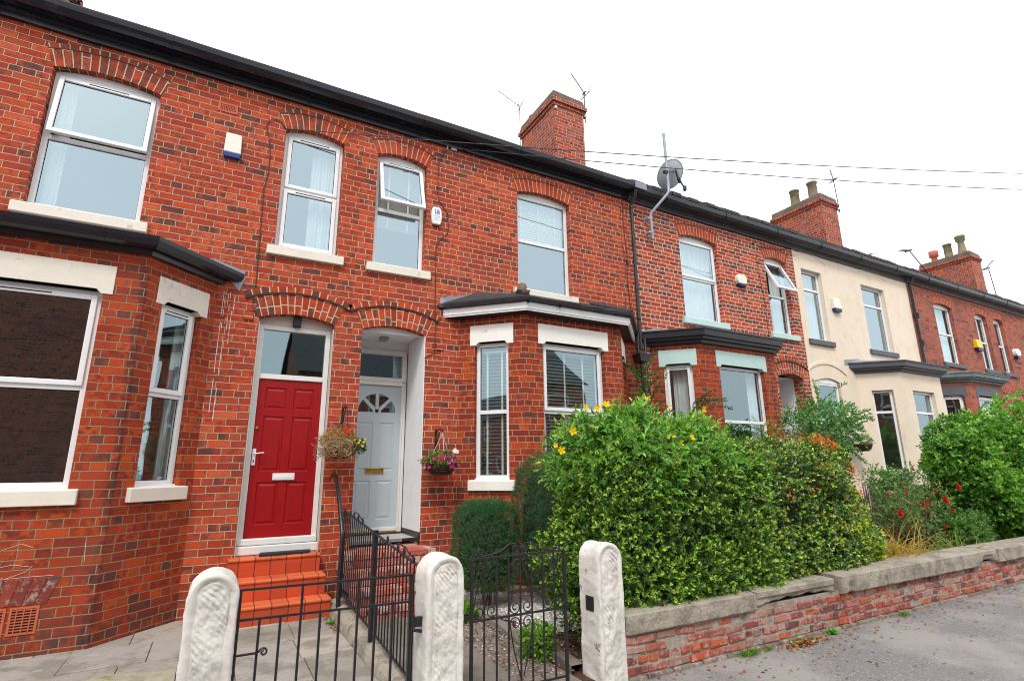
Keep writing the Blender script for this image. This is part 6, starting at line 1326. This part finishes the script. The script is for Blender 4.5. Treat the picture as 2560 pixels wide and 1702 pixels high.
leaves('foliage', *shoots(P, N+np.array([0, 0, .8])+rng.normal(0, .4, P.shape), 6, 1.0, .08, .06, .008, [(.06, .14, .03), (.10, .2, .04)], (3, 3)), 'leaf', H3)

# petals, leaves and tufts on the pavement
n = 420; P = np.stack([rng.uniform(3.2, 10, n), -3.72-np.abs(rng.exponential(.40, n)), np.full(n, .004)], 1); P = P[P[:, 1] > -5.6]; n = len(P)
lf = leaves('fallen_leaves', P, np.concatenate([rng.normal(size=(n, 2)), rng.normal(0, .12, (n, 1))], 1), np.tile([0, 0, 1.], (n, 1))+rng.normal(0, .25, (n, 3)), rng.uniform(.018, .045, n), rng.uniform(.006, .013, n), palette(n, [(.42, .26, .06), (.30, .13, .04), (.45, .38, .14), (.48, .02, .10), (.20, .09, .05), (.40, .32, .24)], (3, 3, 2, 1.6, 3, 2)), 'leaf', kind='stuff')
n = 170; P = np.stack([5.05+rng.normal(0, .13, n), -3.74-np.abs(rng.normal(0, .05, n)), rng.uniform(.004, .03, n)], 1)
lp = leaves('leaf_pile', P, rng.normal(size=(n, 3))*np.array([1, 1, .4]), rng.normal(size=(n, 3))*.4+np.array([0, -.3, 1]), rng.uniform(.03, .05, n), rng.uniform(.009, .015, n), palette(n, [(.42, .20, .05), (.30, .11, .03), (.48, .34, .10), (.2, .07, .03)], (3, 3, 2, 2)), 'leaf', kind='stuff')
for (x, s_, lab) in ((4.32, 1.1, 'bright moss tuft at the wall foot, larger of two near the gatepost'), (4.60, .6, 'tiny grass tuft at the wall foot just right of the larger one'), (5.20-.55+.35, .8, 'flat green grass tuft at the wall foot under the broken coping'), (6.9, .8, 'grass tuft at the wall foot further along, below the thick coping')):
    n = int(260*s_); P = np.stack([x+rng.normal(0, .05*s_, n), YF-.045-np.abs(rng.normal(0, .025*s_, n)), np.full(n, .002)], 1)
    leaves('grass_tuft', P, rng.normal(0, .45, (n, 3))+np.array([0, -.25, 1]), rng.normal(size=(n, 3)), rng.uniform(.03, .065, n)*s_, .002, palette(n, [(.16, .33, .03), (.24, .42, .04), (.10, .22, .03)], (3, 3, 2)), 'leaf', label=lab, category='grass tuft', group='grass tufts at the wall foot')
n = 60; P = np.stack([4.62+.95+rng.normal(0, .03, n), YF-.06+rng.normal(0, .02, n), rng.uniform(0, .03, n)], 1)
leaves('weed', P, rng.normal(0, .7, (n, 3))+np.array([0, -.2, .6]), np.tile([0, 0, 1.], (n, 1)), .04, .014, palette(n, [(.12, .36, .05), (.18, .45, .07)], (1, 1)), 'leaf', label='small broad leaved weed at the foot of the wall', category='weed')
for (x, y) in ((1.22, -.62), (1.24, -.95)):
    n = 60; P = np.stack([x+rng.normal(0, .018, n), y+rng.normal(0, .025, n), np.full(n, GZ)], 1)
    leaves('weed', P, rng.normal(0, .7, (n, 3))+np.array([0, -.1, .6]), np.tile([0, 0, 1.], (n, 1)), .035, .012, palette(n, [(.10, .28, .04), (.16, .36, .05)], (1, 1)), 'leaf', label='green weed by the side of the red steps, nearer the wall' if y > -.8 else 'green weed at the foot of the handrail post', category='weed')
n = 500; P = np.stack([1.255+rng.normal(0, .03, n), rng.uniform(-1.3, -.35, n), np.full(n, GZ+.003)], 1); leaves('path_litter', P, np.concatenate([rng.normal(size=(n, 2)), rng.normal(0, .12, (n, 1))], 1), np.tile([0, 0, 1.], (n, 1))+rng.normal(0, .3, (n, 3)), rng.uniform(.01, .03, n), .006, palette(n, [(.3, .16, .09), (.2, .1, .06), (.45, .36, .28)], (2, 2, 1)), 'leaf', kind='stuff')
flower(W, (9.35, -3.55, .51), .03, (.6, .05, .15), 4, d=(0, 0, 1), name='fallen_petals'); flower(W, (9.52, -3.52, .51), .03, (.6, .05, .15), 4, d=(0, 0, 1), name='fallen_petals')
